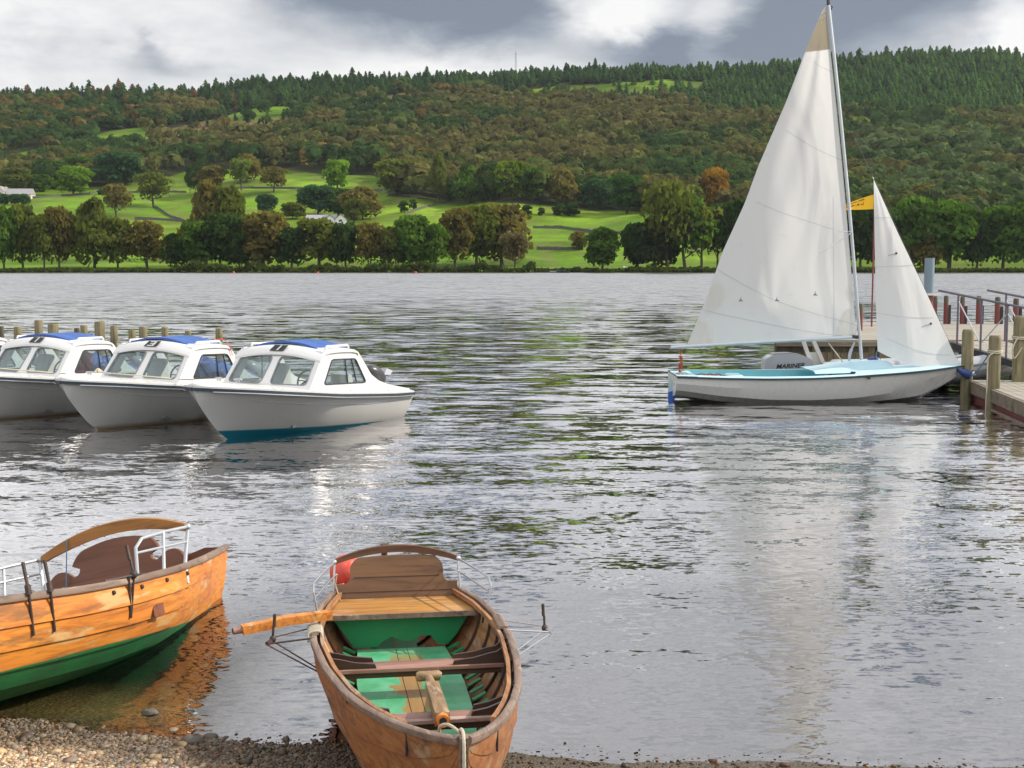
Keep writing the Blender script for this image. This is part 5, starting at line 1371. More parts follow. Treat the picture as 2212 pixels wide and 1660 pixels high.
# mast, boom
mt, mbm = dw(1790, 12), dw(1862, 792)
mpts = [mbm+(mt-mbm)*t+V(.035*math.sin(t*math.pi), 0, 0) for t in np.linspace(0, 1, 14)]
MB().sweep(mpts, [(.040*math.cos(q), .030*math.sin(q)) for q in np.linspace(0, 6.283, 13)[:-1]], V(1, 0, .1)).build('mast', 'alloy', e)
MB().tube([mt, mt+V(-.01, 0, .09), mt+V(0.02, 0, .12)], [.035, .03, .015], 8).build('masthead', 'black', e)
MB().tube([mt+V(.03, 0, .0), mt+V(.07, 0, -.03), mt+V(.04, 0, -.08)], .012, 6).build('halyard_sheave', 'black', e)
bo = [dw(1847, 729), dw(1750, 733.5), dw(1600, 742), dw(1449, 751)]
MB().sweep(bo, [(.028*math.cos(q), .036*math.sin(q)) for q in np.linspace(0, 6.283, 11)[:-1]]).build('boom', 'alloy', e)
MB().tube([dw(1846, 728)+V(-.05, 0, 0), dw(1853, 729)], .035, 8).build('gooseneck', 'black', e)
# mainsail surface
LE = [(1787, 14), (1751, 97), (1706, 213), (1642, 359), (1612, 438), (1563, 543), (1524, 652), (1484, 745)]
LE = [(x, y) for x, y in LE]
lfy = [14, 97, 213, 359, 438, 543, 652, 728]
def mast_px(py):
    b_, t_ = (1858, 792), (1786, 12); f = (py-12)/(792-12); return t_[0]+(b_[0]-t_[0])*f+4.2*math.sin(f*math.pi)-3
def main_pt(v, u, off=0.):
    """v 0 head .. 1 foot, u 0 leech .. 1 luff"""
    le = LE; k = v*(len(le)-1); i = min(len(le)-2, int(k)); f = k-i
    lx, ly = le[i][0]*(1-f)+le[i+1][0]*f, le[i][1]*(1-f)+le[i+1][1]*f
    ry = lfy[i]*(1-f)+lfy[i+1]*f; rx = mast_px(ry)
    a_, b_ = dw(lx, ly), dw(rx, ry); p = a_.lerp(b_, u); w = (b_-a_).length
    camb = -.085*w*math.sin(math.pi*u**.8)*(1-.65*max(0, v-.88)/.12)
    twist = .35*(1-v)*(1-u)
    wr = .010*math.sin(9*u+6*v)*min(1, w)+.030*math.sin(2+11*u*(1-.3*v)-5*v)*u*(1-u)*4*min(1, v*2)+.016*math.sin(1+19*u+7*v)*u*(1-u)*2
    sag = V(0, 0, -.04*math.sin(math.pi*u))*max(0, v-.93)/.07
    return p+V(0, -camb*-1.*-1.+0, 0)+V(0, twist+wr+off, 0)+sag
NVs, NUs = 46, 30
mb = MB(); mb.grid([[main_pt(v, u) for u in np.linspace(0, 1, NUs)] for v in np.linspace(.0, 1, NVs)])
ms = mb.build('mainsail', 'sail_white', e, angle=80)
mb = MB(); mb.grid([[main_pt(v, u, -.006) for u in np.linspace(0, 1, 10)] for v in np.linspace(0, .155, 8)]); mb.build('sail_head_panel', 'sail_head', ms, angle=80)
def on_sail(fn, px, py):
    """nearest (v,u) of a sail for a photo pixel, by search"""
    best = None
    for v in np.linspace(0, 1, 61):
        for u in np.linspace(0, 1, 61):
            q = fn(v, u)+O; x, y = project(q.x, q.y, q.z); d = (x-px)**2+(y-py)**2
            if best is None or d < best[0]: best = (d, v, u)
    return best[1], best[2]
def seam(fn, a, b, n=26, r=.0035, mat='engine_light', name='seam', par=None):
    v0, u0 = on_sail(fn, *a); v1, u1 = on_sail(fn, *b)
    return MB().tube([fn(v0+(v1-v0)*t, u0+(u1-u0)*t)+V(0, -.008, 0) for t in np.linspace(0, 1, n)], r, 4).build(name, mat, par)
for a, b in (((1757, 135), (1829, 158)), ((1700, 288), (1842, 344)), ((1634, 436), (1800, 500)), ((1554, 582), (1848, 705)), ((1508, 662), (1846, 724)), ((1799, 430), (1799, 722)), ((1751, 97), (1800, 104))):
    seam(main_pt, a, b, par=ms)
def patch(fn, v0, v1, u0, u1, mat, name, par):
    mb = MB(); mb.grid([[fn(v, u, -.007) for u in np.linspace(u0, u1, 8)] for v in np.linspace(v0, v1, 8)]); return mb.build(name, mat, par, angle=80)
def fan(fn, c, r, a0, a1, mat, name, par, asp=1.):
    v0, u0 = on_sail(fn, *c)
    pts = [fn(v0, u0, -.007)]
    mb = MB(); ring = []
    for k in range(13):
        a = R(a0+(a1-a0)*k/12); row = []
        for j in range(1, 6): 
            vv, uu = min(1, max(0, v0+r*j/5*math.sin(a)*asp)), min(1, max(0, u0+r*j/5*math.cos(a))); row.append(fn(vv, uu, -.007))
        ring.append([pts[0]]+row)
    mb.grid(ring); return mb.build(name, mat, par, angle=80)
fan(main_pt, (1484, 744), .15, -95, 0, 'sail_patch', 'clew_patch', ms, .55)
fan(main_pt, (1526, 646), .13, -80, 70, 'sail_patch', 'leech_patch', ms, .42)
fan(main_pt, (1846, 726), .10, -180, -90, 'sail_patch', 'tack_patch', ms, 1.2)
fan(main_pt, (1842, 630), .05, 110, 250, 'sail_patch', 'luff_patch', ms, .6)
for (px, py) in ((1603, 645), (1681, 640), (1760, 634)):
    v0, u0 = on_sail(main_pt, px, py); c = main_pt(v0, u0, -.012)
    m_ = MB(); m_.slab([(-.045, -.045), (.045, -.045), (.0, -.01), (.0, .05), (-.012, .0)], .003, lambda u, v, w, c=c: c+V(u, -w, v)); m_.build('reef_eyelet', 'engine_grey', ms, False)
for a, b in (((1799, 502), (1839, 501)), ((1759, 549), (1838, 503))):
    MB().tube([dw(*a)+V(0, -.42, 0), dw(*b)+V(0, -.05, 0)], .009, 6).build('spreader', 'steel', e)
# jib
JL = [(1884, 385), (1884, 500), (1885, 640), (1888, 757)]; JR = [(1884.5, 382), (1942, 508), (2010, 653), (2070, 785)]
def jib_pt(v, u, off=0.):
    k = v*3; i = min(2, int(k)); f = k-i; l = [(a*(1-f)+b*f) for a, b in zip(JL[i], JL[i+1])]; r = [(a*(1-f)+b*f) for a, b in zip(JR[i], JR[i+1])]
    a_, b_ = dw(*l), dw(*r); p = a_.lerp(b_, u); w = (b_-a_).length
    cam_ = -.10*w*math.sin(math.pi*u); wr = .012*math.sin(8*u-5*v)*v+.015*math.sin(14*(u+.5*v))*u*(1-u)*2
    sag = V(0, 0, -.165*math.sin(math.pi*u)**.9*max(0, (v-.55)/.45)**2)
    return p+V(0, cam_+wr+off+.25*(1-u)*(v*.6+.4)*-1, 0)+sag
mb = MB(); mb.grid([[jib_pt(v, u) for u in np.linspace(0, 1, 20)] for v in np.linspace(.0, 1, 34)])
js = mb.build('jib', 'sail_white', e, angle=80)
for a, b in (((1886, 468), (1924, 468)), ((1887, 575), (1972, 576)), ((1888, 678), (2018, 683)), ((1915, 730), (2054, 768))): seam(jib_pt, a, b, par=js)
for a, b in (((1936, 546), (1918, 554)), ((2011, 696), (1990, 707))):
    v0, u0 = on_sail(jib_pt, *a); v1, u1 = on_sail(jib_pt, *b)
    MB().ball(jib_pt(v0, u0, -.01), .022, 8, 6).build('tell_tale_patch', 'black', js); MB().tube([jib_pt(v0, u0, -.014), jib_pt(v1, u1, -.014)], .005, 4).build('tell_tale', 'engine_grey', js)
MB().tube([dw(1839.5, 383-100)+V(.0, 0, 0), dw(1884, 378), dw(2073, 786)], .0022, 6).build('forestay', 'rail_paint', e)
MB().tube(rope_pts([dw(1790, 742), dw(1815, 775), dw(1830, 798)], 10), .011, 6).build('kicking_strap', 'pale_rope', e)
MB().tube(rope_pts([dw(1846, 740), dw(1836, 765), dw(1834, 790)], 10), [.03 if 3 < i < 9 else .018 for i in range(len(rope_pts([dw(1846, 740), dw(1836, 765), dw(1834, 790)], 10)))], 6).build('rope_coil', 'dinghy_grey', e)
MB().ball(dw(1888, 778), (.13, .10, .06), 12, 8).build('rolled_cover', 'navy_fender', e)
MB().tube([dw(1887, 757)+V(0, -.25, 0), dw(1890, 776)], .012, 6).build('jib_sheet', 'blue_cord', e)
MB().tube([dw(1893, 780), dw(1893, 771)], .02, 8).build('deck_fitting', 'steel', e)
# rudder and stern rope
MB().slab([(-.0, .42), (-.03, .42), (-.06, .12), (-.06, -.30), (.02, -.30), (.03, .0)], .03, lambda u, v, w: V(XS+u-.02, w-.015, v)).build('rudder_stock', 'pale_blue_deck', e, False)
MB().slab([(-.06, .13), (.05, .16), (.06, .10), (.06, -.12), (-.06, -.14)], .04, lambda u, v, w: V(XS+u-.02, w-.10, v+.02)).build('rudder_blade', 'blue_plastic', e, False)
m_ = MB(); c = dw(1470, 800)
for k in range(16):
    q = k*.4; z0 = .02*k-.05; m_.tube(rope_pts([c+V(.045*math.cos(q), .04*math.sin(q), z0), c+V(-.04*math.cos(q), -.04*math.sin(q), z0+.01), c+V(.04*math.cos(q+1), .04*math.sin(q+1), z0+.015)], 8), .006, 5)
m_.tube([c+V(0, 0, .28), dw(1471, 752)], .010, 6); m_.build('mainsheet', 'red_rope', e)
m_ = MB()
for k in range(6): m_.tube(rope_pts([dw(1500+k*9, 812+(k % 3)*1.5, 23.9), dw(1515+k*9, 808+(k % 2)*4, 23.8), dw(1533+k*7, 813, 23.9)], 8), .012, 5)
m_.build('loose_rope', 'red_rope', e)
m_ = MB()
for k in range(5): m_.tube(rope_pts([dw(1456+k*5, 811-(k % 2)*4, 23.9), dw(1466+k*5, 806+(k % 3)*3, 23.8), dw(1480+k*3, 812, 23.9)], 8), .013, 5)
m_.build('stern_rope', 'pale_rope', e)
MB().box(dw(1585, 812, 24.0), (.28, .5, .06), bev=.02).build('stern_locker', 'pale_blue_deck', e)
f_ = empty('fender', tuple(dw(2075, 803)+O), 'dark blue fender hanging off the bow of the sailing dinghy', 'fender')
MB().tube([(-.10, -.12, .06), (-.03, -.12, .01), (.06, -.12, -.03), (.13, -.12, -.06), (.15, -.12, -.07)], [.02, .055, .085, .085, .045], 14).build('body', 'navy_fender', f_)
MB().tube([(.14, -.12, -.07), (.24, -.12, -.05)], .014, 6).build('lanyard', 'blue_cord', f_)

# ================================================================ GREY INFLATABLE with engine
e = empty('inflatable_boat', tuple(at(1950, 842, 0)), 'grey inflatable dinghy lying behind the sailing dinghy against the jetty', 'inflatable boat'); IO = Vector(e.location)
iw = lambda px, py, D: atd(px, py, D)-IO
tube_ = [iw(1782, 808, 25.4), iw(1800, 806, 25.4), iw(1900, 805, 25.4), iw(2080, 797, 25.4), iw(2140, 788, 25.5), iw(2178, 785, 25.8), iw(2183, 786, 26.2), iw(2140, 783, 26.55), iw(2060, 790, 26.6), iw(1900, 798, 26.6), iw(1782, 800, 26.6)]
tp = rope_pts(tube_, 60); nn = len(tp)
MB().tube(tp, [(.10 if i == 0 or i == nn-1 else .22) for i in range(nn)], 16).build('side_tube', 'dinghy_grey', e)
for dz in (.07, -.05):
    MB().sweep([p+V(0, -.212 if i < nn*.55 else .212, dz) for i, p in enumerate(tp[4:int(nn*.55)])], [(-.012, -.018), (.012, -.018), (.012, .018), (-.012, .018)]).build('rubbing_strake', 'engine_grey', e)
MB().box((.1, .6, .18), (2.9, 1.1, .06)).build('floor', 'engine_dark', e)
MB().box(iw(1786, 806, 25.95), (.05, 1.1, .42)).build('transom', 'jetty_board', e)
for k in range(2): MB().tube(rope_pts([iw(1800+k*70, 792, 25.17), iw(1820+k*70, 799, 25.14), iw(1848+k*70, 790, 25.17)], 10), .011, 6).build('grab_line', 'rubber_dark', e)
oe = empty('outboard_engine', tuple(atd(1700, 790, 26.0)), 'grey outboard engine with a red stripe and dark lettering on its cowl', 'outboard engine')
px_ = 26.0/FPX
MB().slab(rr_poly([(-54, -14), (50, -12), (50, 12), (34, 22), (4, 27), (-36, 25), (-54, 16)], 8), .42, lambda u, v, w: V(u*px_, w-.3, v*px_)).build('cowl', 'engine_light', oe, False)
MB().slab(rr_poly([(-44, 16), (38, 16), (30, 24), (2, 29), (-34, 28)], 4), .34, lambda u, v, w: V(u*px_, w-.26, v*px_)).build('cowl_top', 'engine_grey', oe, False)
MB().slab([(-54, -18), (50, -18), (50, -12), (20, -8), (-4, -14), (-30, -13), (-54, -8)], .44, lambda u, v, w: V(u*px_, w-.31, v*px_)).build('stripe', 'red_stripe', oe, False)
MB().box((0, -.05, -.38), (.16, .2, .6), bev=.03).build('leg', 'engine_dark', oe)
cu = bpy.data.curves.new('lettering', 'FONT'); cu.body = 'MARINER'; cu.size = .135; cu.extrude = .002; cu.align_x = 'CENTER'; cu.shear = .3; cu.offset = .003
to = bpy.data.objects.new('lettering', cu); COL.objects.link(to); dg = bpy.context.evaluated_depsgraph_get()
me = bpy.data.meshes.new_from_object(to.evaluated_get(dg)); bpy.data.objects.remove(to); me.materials.clear(); me.materials.append(MATS['black'])
lo = bpy.data.objects.new('lettering', me); COL.objects.link(lo); lo.parent = oe; lo.location = (.0, -.305, -.025); lo.rotation_euler = (R(90), R(-3), 0); lo.scale = (1.0, .9, 1)
ae = empty('a_frame', tuple(atd(1765, 800, 25.9)), 'white slanted A-frame standing behind the outboard engine', 'frame')
aw = lambda px, py: atd(px, py, 25.9)-Vector(ae.location)
for a, b in (((1735, 736), (1757, 800)), ((1756, 734), (1785, 800))):
    MB().sweep([aw(*a), aw(*b)], [(-.035, -.04), (.035, -.04), (.035, .04), (-.035, .04)], V(0, 1, 0)).build('leg', 'gelcoat', ae)
MB().slab([(1744, 762), (1767, 762), (1782, 799), (1757, 799)], .03, lambda u, v, w: aw(u, v)+V(0, .05+w, 0)).build('panel', 'gelcoat', ae, False)
MB().sweep([aw(1760, 738), aw(1788, 796)], [(-.015, -.03), (.015, -.03), (.015, .03), (-.015, .03)], V(0, 1, 0)).build('orange_strip', 'arch_amber', ae)

# ================================================================ JETTY
e = empty('jetty', (9.0, 27.0, 0), 'wooden jetty with pale plank deck behind the sails', 'jetty'); JO = V(9., 27., 0)
jz = .95; w_ = lambda px, py, z: at(px, py, z)-JO
P0, P1, P2, P3 = w_(1676, 735, jz), w_(2022, 735, jz), w_(2500, 712, jz), w_(1700, 695, jz)
x0, x1, y0, y1 = P0.x, 6.5, P1.y, w_(1850, 696, jz).y
mb = MB(); nb = 24
for k in range(nb):
    a = y0+(y1-y0)*k/nb; b = y0+(y1-y0)*(k+1)/nb-.012
    mb.box(((x0+x1)/2, (a+b)/2, jz-.03+.003*rnd.random()), (x1-x0, b-a, .06))
mb.build('deck_boards', 'jetty_board', e, False)
MB().box(((x0+P1.x)/2, y0-.02, jz-.085), (P1.x-x0, .06, .09)).build('edge_beam', 'jetty_edge', e)
mb = MB(); xk = x0; 
while xk < P1.x-.1:
    wd = .13+.05*rnd.random(); mb.box((xk+wd/2, y0+.06+.03*rnd.random(), .28), (wd-.015, .05, 1.05)); xk += wd
mb.build('side_boards', 'jetty_side', e, False)
MB().box((w_(1872, 760, .6).x, y0-.06, .50), (.42, .10, .88)).build('ladder_board', 'jetty_side', e)
for k in range(9):
    MB().tube([(x0+1.9+k*1.4, y1-.3, -1.5), (x0+1.9+k*1.4, y1-.3, jz-.06)], .11, 8).build('pile', 'post_dark', e)
    if x0+.6+k*1.5 > P1.x-.5: MB().tube([(x0+.6+k*1.5, y0+.2, -1.5), (x0+.6+k*1.5, y0+.2, jz-.06)], .11, 8).build('pile', 'post_dark', e)
MB().box((x0+(x1-x0)/2, y0+.1, jz-.16), (x1-x0, .12, .2)).build('bearer', 'post_dark', e)
# gangway down to the landing
G0, G1 = V(8.95, 26.25, .96), V(10.35, 23.2, .42); dgw = (G1-G0); nrm = V(-dgw.y, dgw.x, 0).normalized()*1.25*-1
nrm = V(.9, .42, 0)*1.3
e = empty('gangway', tuple(G0), 'sloping gangway with grey tubular railings at the right edge', 'gangway')
mb = MB()
for k in range(22):
    t0, t1 = k/22, (k+.92)/22; q = [dgw*t0, dgw*t1, dgw*t1+nrm, dgw*t0+nrm]
    mb.add([p for p in q]+[p+V(0, 0, -.04) for p in q], [(0, 1, 2, 3), (4, 7, 6, 5), (0, 4, 5, 1), (1, 5, 6, 2), (2, 6, 7, 3), (3, 7, 4, 0)])
mb.build('boards', 'jetty_board', e, False)
for o_ in (V(0, 0, -.09), nrm+V(0, 0, -.09)): MB().sweep([o_, o_+dgw], [(-.03, -.06), (.03, -.06), (.03, .06), (-.03, .06)]).build('side_beam', 'rubber_dark', e)
for o_, ta in ((V(0, 0, 0), -.06), (nrm, -.05)):
    rl = empty('railing', (0, 0, 0), None, None); rl.parent = e
    top = [o_+dgw*ta+V(-.15, .1, 1.0), o_+dgw*.95+V(0, 0, 1.08)]
    MB().tube(top, .024, 8).build('handrail', 'rail_paint', rl)
    for k, t in enumerate((.03, .22, .42, .62, .85)):
        MB().tube([o_+dgw*t+V(0, 0, -.12), o_+dgw*t+V(0, 0, 1.0+.05*t)], .022, 8).build('upright', 'rail_paint', rl)
    for t0, t1 in ((.03, .22), (.42, .22), (.42, .62), (.85, .62)):
        MB().tube([o_+dgw*t0+V(0, 0, .85), o_+dgw*t1+V(0, 0, .12)], .013, 6).build('brace', 'steel', rl)
# low landing stage
LZ = .36
L0, L1 = at(2097, 821, LZ), at(2228, 872, LZ)
e = empty('landing_stage', tuple(L0), 'low wooden landing stage with thick edge timber at the lower right of the jetty', 'landing stage')
fd_ = (L1-L0); ln = fd_.length; fu = fd_.normalized(); bk = V(-fu.y, fu.x, 0)
mb = MB()
for k in range(20):
    a, b = k*.16, k*.16+.148; q = [bk*a, fu*ln+bk*a, fu*ln+bk*b, bk*b]
    mb.add(q+[p+V(0, 0, -.05) for p in q], [(0, 1, 2, 3), (4, 7, 6, 5), (0, 4, 5, 1), (1, 5, 6, 2), (2, 6, 7, 3), (3, 7, 4, 0)])
mb.build('deck_boards', 'jetty_board', e, False)
MB().sweep([-fu*.05-bk*.03+V(0, 0, -.12), fu*ln-bk*.03+V(0, 0, -.12)], [(-.03, -.11), (.03, -.11), (.03, .11), (-.03, .11)]).build('edge_timber', 'jetty_edge', e)
MB().sweep([-fu*.02+V(0, 0, -.12), -fu*.02+bk*2.9+V(0, 0, -.12)], [(-.03, -.11), (.03, -.11), (.03, .11), (-.03, .11)]).build('end_timber', 'jetty_edge', e)
MB().sweep([fu*.02+bk*.05+V(0, 0, -.36), fu*ln+bk*.05+V(0, 0, -.36)], [(-.04, -.12), (.04, -.12), (.04, .12), (-.04, .12)]).build('red_beam', 'red_paint', e)
MB().sweep([fu*(ln*.45)-bk*.06+V(0, 0, -.40), fu*ln-bk*.06+V(0, 0, -.40)], [(-.03, -.06), (.03, -.06), (.03, .06), (-.03, .06)]).build('lower_timber', 'jetty_edge', e)
for t in (.3, 1.8, 3.2):
    MB().tube([fu*t+bk*.4+V(0, 0, -2), fu*t+bk*.4+V(0, 0, -.06)], .1, 8).build('pile', 'post_dark', e)

def big_post(px, top, py_w, dia_px, label, mat='post_wood', z_top=None, name='mooring_post', red=None, group='mooring posts at the jetty', D=None):
    base = at(px, py_w, 0) if D is None else V(atd(px, 600, D).x, D, 0)
    zt = atd(px, top, base.y).z; r = dia_px/FPX*base.y/2; q = 16
    def ringrow(z, f): return [V(r*f*math.cos(t)*(1+.03*math.sin(3*t+z*5)), r*f*math.sin(t), z) for t in [6.283*k/q for k in range(q)]]
    e = empty(name, tuple(base), label, 'post', group)
    zr = zt-.25*(zt) if red is None else zt-red
    mb = MB(); lo_ = -1.5 if red is None else zr
    mb.grid([ringrow(z, f) for z, f in [(lo_, 1.02), (lo_*.5+zt*.5, 1.0), (zt-.06, 1.), (zt-.02, .93), (zt, .80)]], True); mb.f.append(tuple(range(len(mb.v)-q, len(mb.v)))); mb.mi.append(0)
    mb.build('shaft', mat, e)
    if red is not None: MB().tube([(0, 0, -1.5), (0, 0, zr)], r*1.0, 14).build('painted_shaft', 'red_paint', e)
    return e, base, zt, r
pA, bA, zA, rA = big_post(2087, 712, 864, 25, 'thick wooden mooring post nearest the dinghy bow')
pB, bB, zB, rB = big_post(2145, 725, 884, 26, 'thick wooden mooring post with rope wound round it, right of the dinghy bow')
pC, bC, zC, rC = big_post(2209, 683, 900, 30, 'thick tied mooring post at the right edge', D=23.9)
def coil_rope(b, r, z, label, turns=2, tail=None):
    pts = []
    for k in range(int(turns*14)): q = k/14*6.283; pts.append(V(b.x+(r+.014)*math.cos(q), b.y+(r+.014)*math.sin(q), z+.03*k/14+.02*math.sin(q)))
    mb = MB().tube(pts, .014, 6)
    if tail: mb.tube(rope_pts(tail, 20), .012, 6)
    tag(mb.build('mooring_rope', 'pale_rope'), label, 'rope', 'ropes on the jetty posts')
tl = at(2138, 850, 0)
coil_rope(bA, rA, .50, 'rope from the dinghy bow tied round the nearest post', 1.5, [bA+V(-rA, -.05, .53), bA+V(-.2, -.1, .50), O+V(XB-.05, -.03, .66)])
coil_rope(bB, rB, .98, 'rope wound round the second post with its tail hanging into the water', 2, [bB+V(-.05, -rB-.02, 1.0), bB+V(-.16, -rB-.03, .9), bB+V(-.17, -rB-.03, .5), bB+V(-.18, -rB-.03, -.2)])
coil_rope(bC, rC, 1.15, 'rope knotted round the thick post at the right edge', 2, [bC+V(-.1, -rC-.02, 1.2), bC+V(-.2, -rC-.05, 1.0), bC+V(-.16, -rC-.02, .8), bC+V(-.02, -rC-.02, 1.0)])
m_ = MB().tube(rope_pts([bB+V(-rB, -.03, .98), bB.lerp(bA, .5)+V(0, .1, .62), bA+V(rA, -.02, .55)], 24), .011, 6)
tag(m_.build('mooring_rope', 'blue_cord'), 'thin sagging line between the two posts beside the dinghy bow', 'rope', 'ropes on the jetty posts')
FN = [(1860, 656, 12, 'red-based post showing between the mast and the jib'), (2022, 640, 9, 'slim post close to the jib edge on the far side of the jetty'), (2045.5, 639, 10, 'red-painted post left of the railing'),
      (2081, 641, 10, 'red-painted post behind the left end of the railing'), (2116, 640, 10.5, 'red-painted post seen between the railing uprights'), (2157, 642, 11.5, 'red-painted post right of the middle railing upright'), (2197, 645, 12, 'red-painted post near the right edge')]
for px, top, w, lb in FN:
    D = 34.5 if px > 1900 else 31.; e_, b_, z_, r_ = big_post(px, top, 0, w, lb, 'post_dark', name='fender_post', red=.20, group='red-painted posts along the far side of the jetty', D=D)
    if px > 2030: MB().box((r_*1.7, .02, z_-.60), (r_*.7, r_*1.6, .7)).build('fender_board', 'rubber_dark', e_)
e = empty('steel_post', tuple(atd(2006, 640, 33.5)), 'tall blue-grey steel post with a red foot behind the jib', 'post'); e.location.z = 0
zt = atd(2006, 558, 33.5).z
MB().tube([(0, 0, 1.75), (0, 0, zt)], .125, 20).build('shaft', 'post_blue', e); MB().tube([(0, 0, -1.5), (0, 0, 1.75)], .118, 18).build('painted_foot', 'red_paint', e)
MB().box((.05, -.1, 1.76), (.42, .1, .05)).build('bracket', 'gelcoat', e)
e = empty('flagpole', (atd(1885.5, 600, 33.).x, 33., 0), 'thin reddish pole carrying a yellow flag between mast and jib', 'flagpole')
z0, z1 = .95, atd(1885, 412, 33.).z
MB().tube([(0, 0, z0), (0, 0, z1)], .022, 8).build('pole', 'red_paint', e)
sc = 33./FPX
def flag_fn(u, v): # u 0 at pole .. 1 free end
    xw = -u*74*sc; top = atd(1885, 420, 33.).z-u*22*sc-4*sc*u*u; bot = atd(1885, 452, 33.).z-u*3*sc
    return V(xw, .06*math.sin(u*5.5)+.02, bot+(top-bot)*v)
fm = MB(); fm.grid([[flag_fn(u, v) for v in np.linspace(0, 1, 6)] for u in np.linspace(0, 1, 16)]); fo = fm.build('flag', 'flag_yellow', e, angle=80)
def flag_mark(u0, u1, v0, v1): 
    m_ = MB(); m_.grid([[flag_fn(u, v)+V(0, -.012, 0) for v in (v0, v1)] for u in np.linspace(u0, u1, 4)]); m_.build('lettering', 'flag_ink', fo)
for u0, u1, v0, v1 in ((.28, .48, .80, .90), (.50, .66, .78, .90), (.68, .85, .76, .88), (.30, .32, .42, .62), (.32, .40, .42, .48), (.43, .50, .42, .60), (.53, .55, .42, .62), (.58, .68, .40, .60), (.71, .84, .38, .58)): flag_mark(u0, u1, v0, v1)

# ================================================================ small far things
for px, py, lb in ((687, 591, 'small red buoy floating left of the lake centre near the far shore'), (898, 592, 'small red buoy floating nearer the lake centre by the far shore'), (505, 592, 'small red buoy furthest left near the far shore')):
    p = atd(px, 592, 425.); p.z = 0
    o = MB().ball((0, 0, .15), (.36, .36, .42), 12, 8).build('mooring_buoy', 'orange_red'); o.location = (p.x, p.y, 0); tag(o, lb, 'buoy', 'red buoys near the far shore')
def far_boat(px, D, L, mat, label, up=False, z=None):
    x = (px-CX)/FPX*D; zz = 0 if z is None else z
    e = empty('small_boat', (x, D, zz), label, 'boat', 'small boats at the far shore'); mb = MB()
    rows = []
    for t in np.linspace(0, 1, 9):
        w = .75*math.sin(math.pi*(.12+.82*t))**.6*(1 if t < .95 else .8); s = -1 if up else 1
        rows.append([V((t-.5)*L, w*math.cos(a), (.0 if not up else .1)+.65*(1-math.sin(a)) if not up else .65*math.sin(a)) for a in np.linspace(0, math.pi, 9)])
    mb.grid(rows); mb.build('hull', mat, e)
    if not up: MB().box((L*.1, 0, .75), (L*.25, .9, .45), bev=.1).build('cabin', 'navy_strip', e)
    return e
far_boat(1203, 444, 5., 'dinghy_grey', 'pale flat boat lying by the far bank'); far_boat(1216, 443, 4.5, 'rubber_dark', 'dark covered boat lying by the far bank')
for px, py, mt_, lb in ((1353, 578, 'gelcoat', 'upturned white dinghy on the far bank'), (1376, 578, 'arch_amber', 'upturned tan dinghy beside the white one on the far bank'), (1487, 579, 'arch_amber', 'small tan boat under the pines on the far bank')):
    x, y, z = hill_at(px, py+3); q = far_boat(px, y, 3.6, mt_, lb, True, z); q.rotation_euler = (0, R(12), R(20))

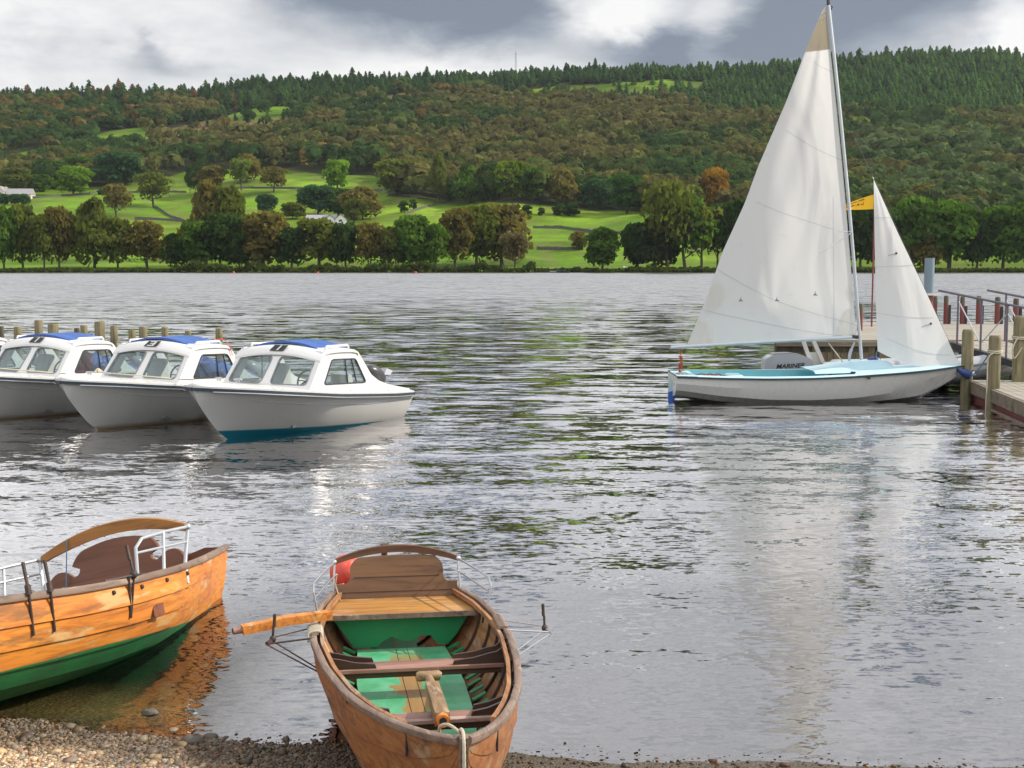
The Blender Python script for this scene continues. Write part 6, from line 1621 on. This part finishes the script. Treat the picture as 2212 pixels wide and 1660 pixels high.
# ================================================================ gravel
def gravel():
    rg = np.random.default_rng(3)
    # base pebble: squashed icosahedron
    t = (1+5**.5)/2; v = np.array([(-1, t, 0), (1, t, 0), (-1, -t, 0), (1, -t, 0), (0, -1, t), (0, 1, t), (0, -1, -t), (0, 1, -t), (t, 0, -1), (t, 0, 1), (-t, 0, -1), (-t, 0, 1)], float); v /= np.linalg.norm(v[0])
    f = np.array([(0, 11, 5), (0, 5, 1), (0, 1, 7), (0, 7, 10), (0, 10, 11), (1, 5, 9), (5, 11, 4), (11, 10, 2), (10, 7, 6), (7, 1, 8), (3, 9, 4), (3, 4, 2), (3, 2, 6), (3, 6, 8), (3, 8, 9), (4, 9, 5), (2, 4, 11), (6, 2, 10), (8, 6, 7), (9, 8, 1)])
    n = 34000
    x = np.where(rg.random(n) < .8, rg.uniform(-3.2, -.6, n), rg.uniform(-.6, 2.6, n)); y = np.interp(x, SHX, SHY)+rg.uniform(-1.25, .15, n)
    dens = np.where(x > -1.35, .42, 1.)*np.where(y > np.interp(x, SHX, SHY), .55, 1.); k = rg.random(n) < dens; x, y = x[k], y[k]; n = len(x)
    s = .0045+.0095*rg.random(n)**2.2; s = np.where(rg.random(n) < .02, s*rg.uniform(1.6, 2.9, n), s); s *= np.where(x > -1.3, .9, 1.)
    sc_ = s[:, None]*np.stack([.8+.6*rg.random(n), .8+.6*rg.random(n), .45+.3*rg.random(n)], -1)
    a = rg.random(n)*6.28; ca, sa = np.cos(a), np.sin(a)
    P = v[None]*(1+.18*rg.normal(size=(n, 12, 1)))*sc_[:, None]
    X = P[..., 0]*ca[:, None]-P[..., 1]*sa[:, None]+x[:, None]; Y = P[..., 0]*sa[:, None]+P[..., 1]*ca[:, None]+y[:, None]; Z = P[..., 2]+(bed_z(x, y)+s*.25)[:, None]
    F = (f[None]+12*np.arange(n)[:, None, None]).reshape(-1, 3)
    pal = np.array([(.40, .31, .20), (.30, .24, .17), (.45, .40, .32), (.22, .20, .19), (.34, .20, .12), (.50, .45, .36), (.16, .13, .10), (.27, .27, .28)])
    C = pal[rg.integers(0, len(pal), n)]*(.75+.5*rg.random((n, 1)))*np.array([1.2, 1.02, .80])
    zz = bed_z(x, y)+.03*(fbm(x*3, y*3, 3, 8)-.5)
    wet = np.clip((.052-zz)/.022, 0, 1)[:, None]; C = C*(1-.66*wet); mudk = (np.clip((x+1.75)/.5, 0, 1)*.75)[:, None]; C = C*(1-mudk)+C*np.array([.38, .32, .25])*mudk
    m, nt, g, b, out = newmat('pebble'); at_ = N(nt, 'ShaderNodeAttribute', attribute_name='Col').outputs['Color']
    nt.links.new(at_, b.inputs['Base Color']); b.inputs['Roughness'].default_value = .55
    me = npmesh('gravel', np.stack([X, Y, Z], -1).reshape(-1, 3), F, ['pebble'], np.repeat(C, 12, 0), True)
    tag(link(me, 'gravel'), 'small brown and grey pebbles on the shore', 'gravel', None, 'stuff')
gravel()
def litter():
    rg = np.random.default_rng(8); n = 420
    x = rg.uniform(-2.6, 2.4, n); y = np.interp(x, SHX, SHY)-.05+rg.normal(size=n)*.09-.12*(rg.random(n) < .3)
    P = np.column_stack([x, y, bed_z(x, y)+.016+rg.random(n)*.01]); d = np.tile([0, 0, 1.], (n, 1))
    Vv, F = quads(P, d, rg.uniform(.004, .013, n), rg, .85)
    pal = np.array([(.06, .04, .02), (.10, .06, .02), (.04, .05, .015), (.14, .07, .025), (.03, .025, .02)])
    tag(link(npmesh('leaf_litter', Vv, F, ['leaf_mass'], np.repeat(pal[rg.integers(0, 5, n)], 4, 0)), 'leaf_litter'), 'dark leaves and weed washed up along the waterline', 'leaf litter', None, 'stuff')
litter()
for px, py, sx, lb in ((323, 1543, .035, 'dark stone breaking the water below the orange boat'), (455, 1592, .03, 'dark wet stone at the waterline left of the brown boat'), (415, 1607, .045, 'flat grey stone on the wet shingle')):
    p = at(px, py, 0.); p.z = float(bed_z(p.x, p.y))
    mb = MB().ball((0, 0, 0), (sx*1.3, sx*.8, sx*.6), 10, 7); rg_ = random.Random(px); mb.v = [tuple(c_*(1+.2*rg_.random()) for c_ in q) for q in mb.v]
    o = mb.build('stone', 'mud_stone'); o.location = p+V(0, 0, sx*.3+(-.0 if py > 1560 else max(0., -p.z))); tag(o, lb, 'stone')
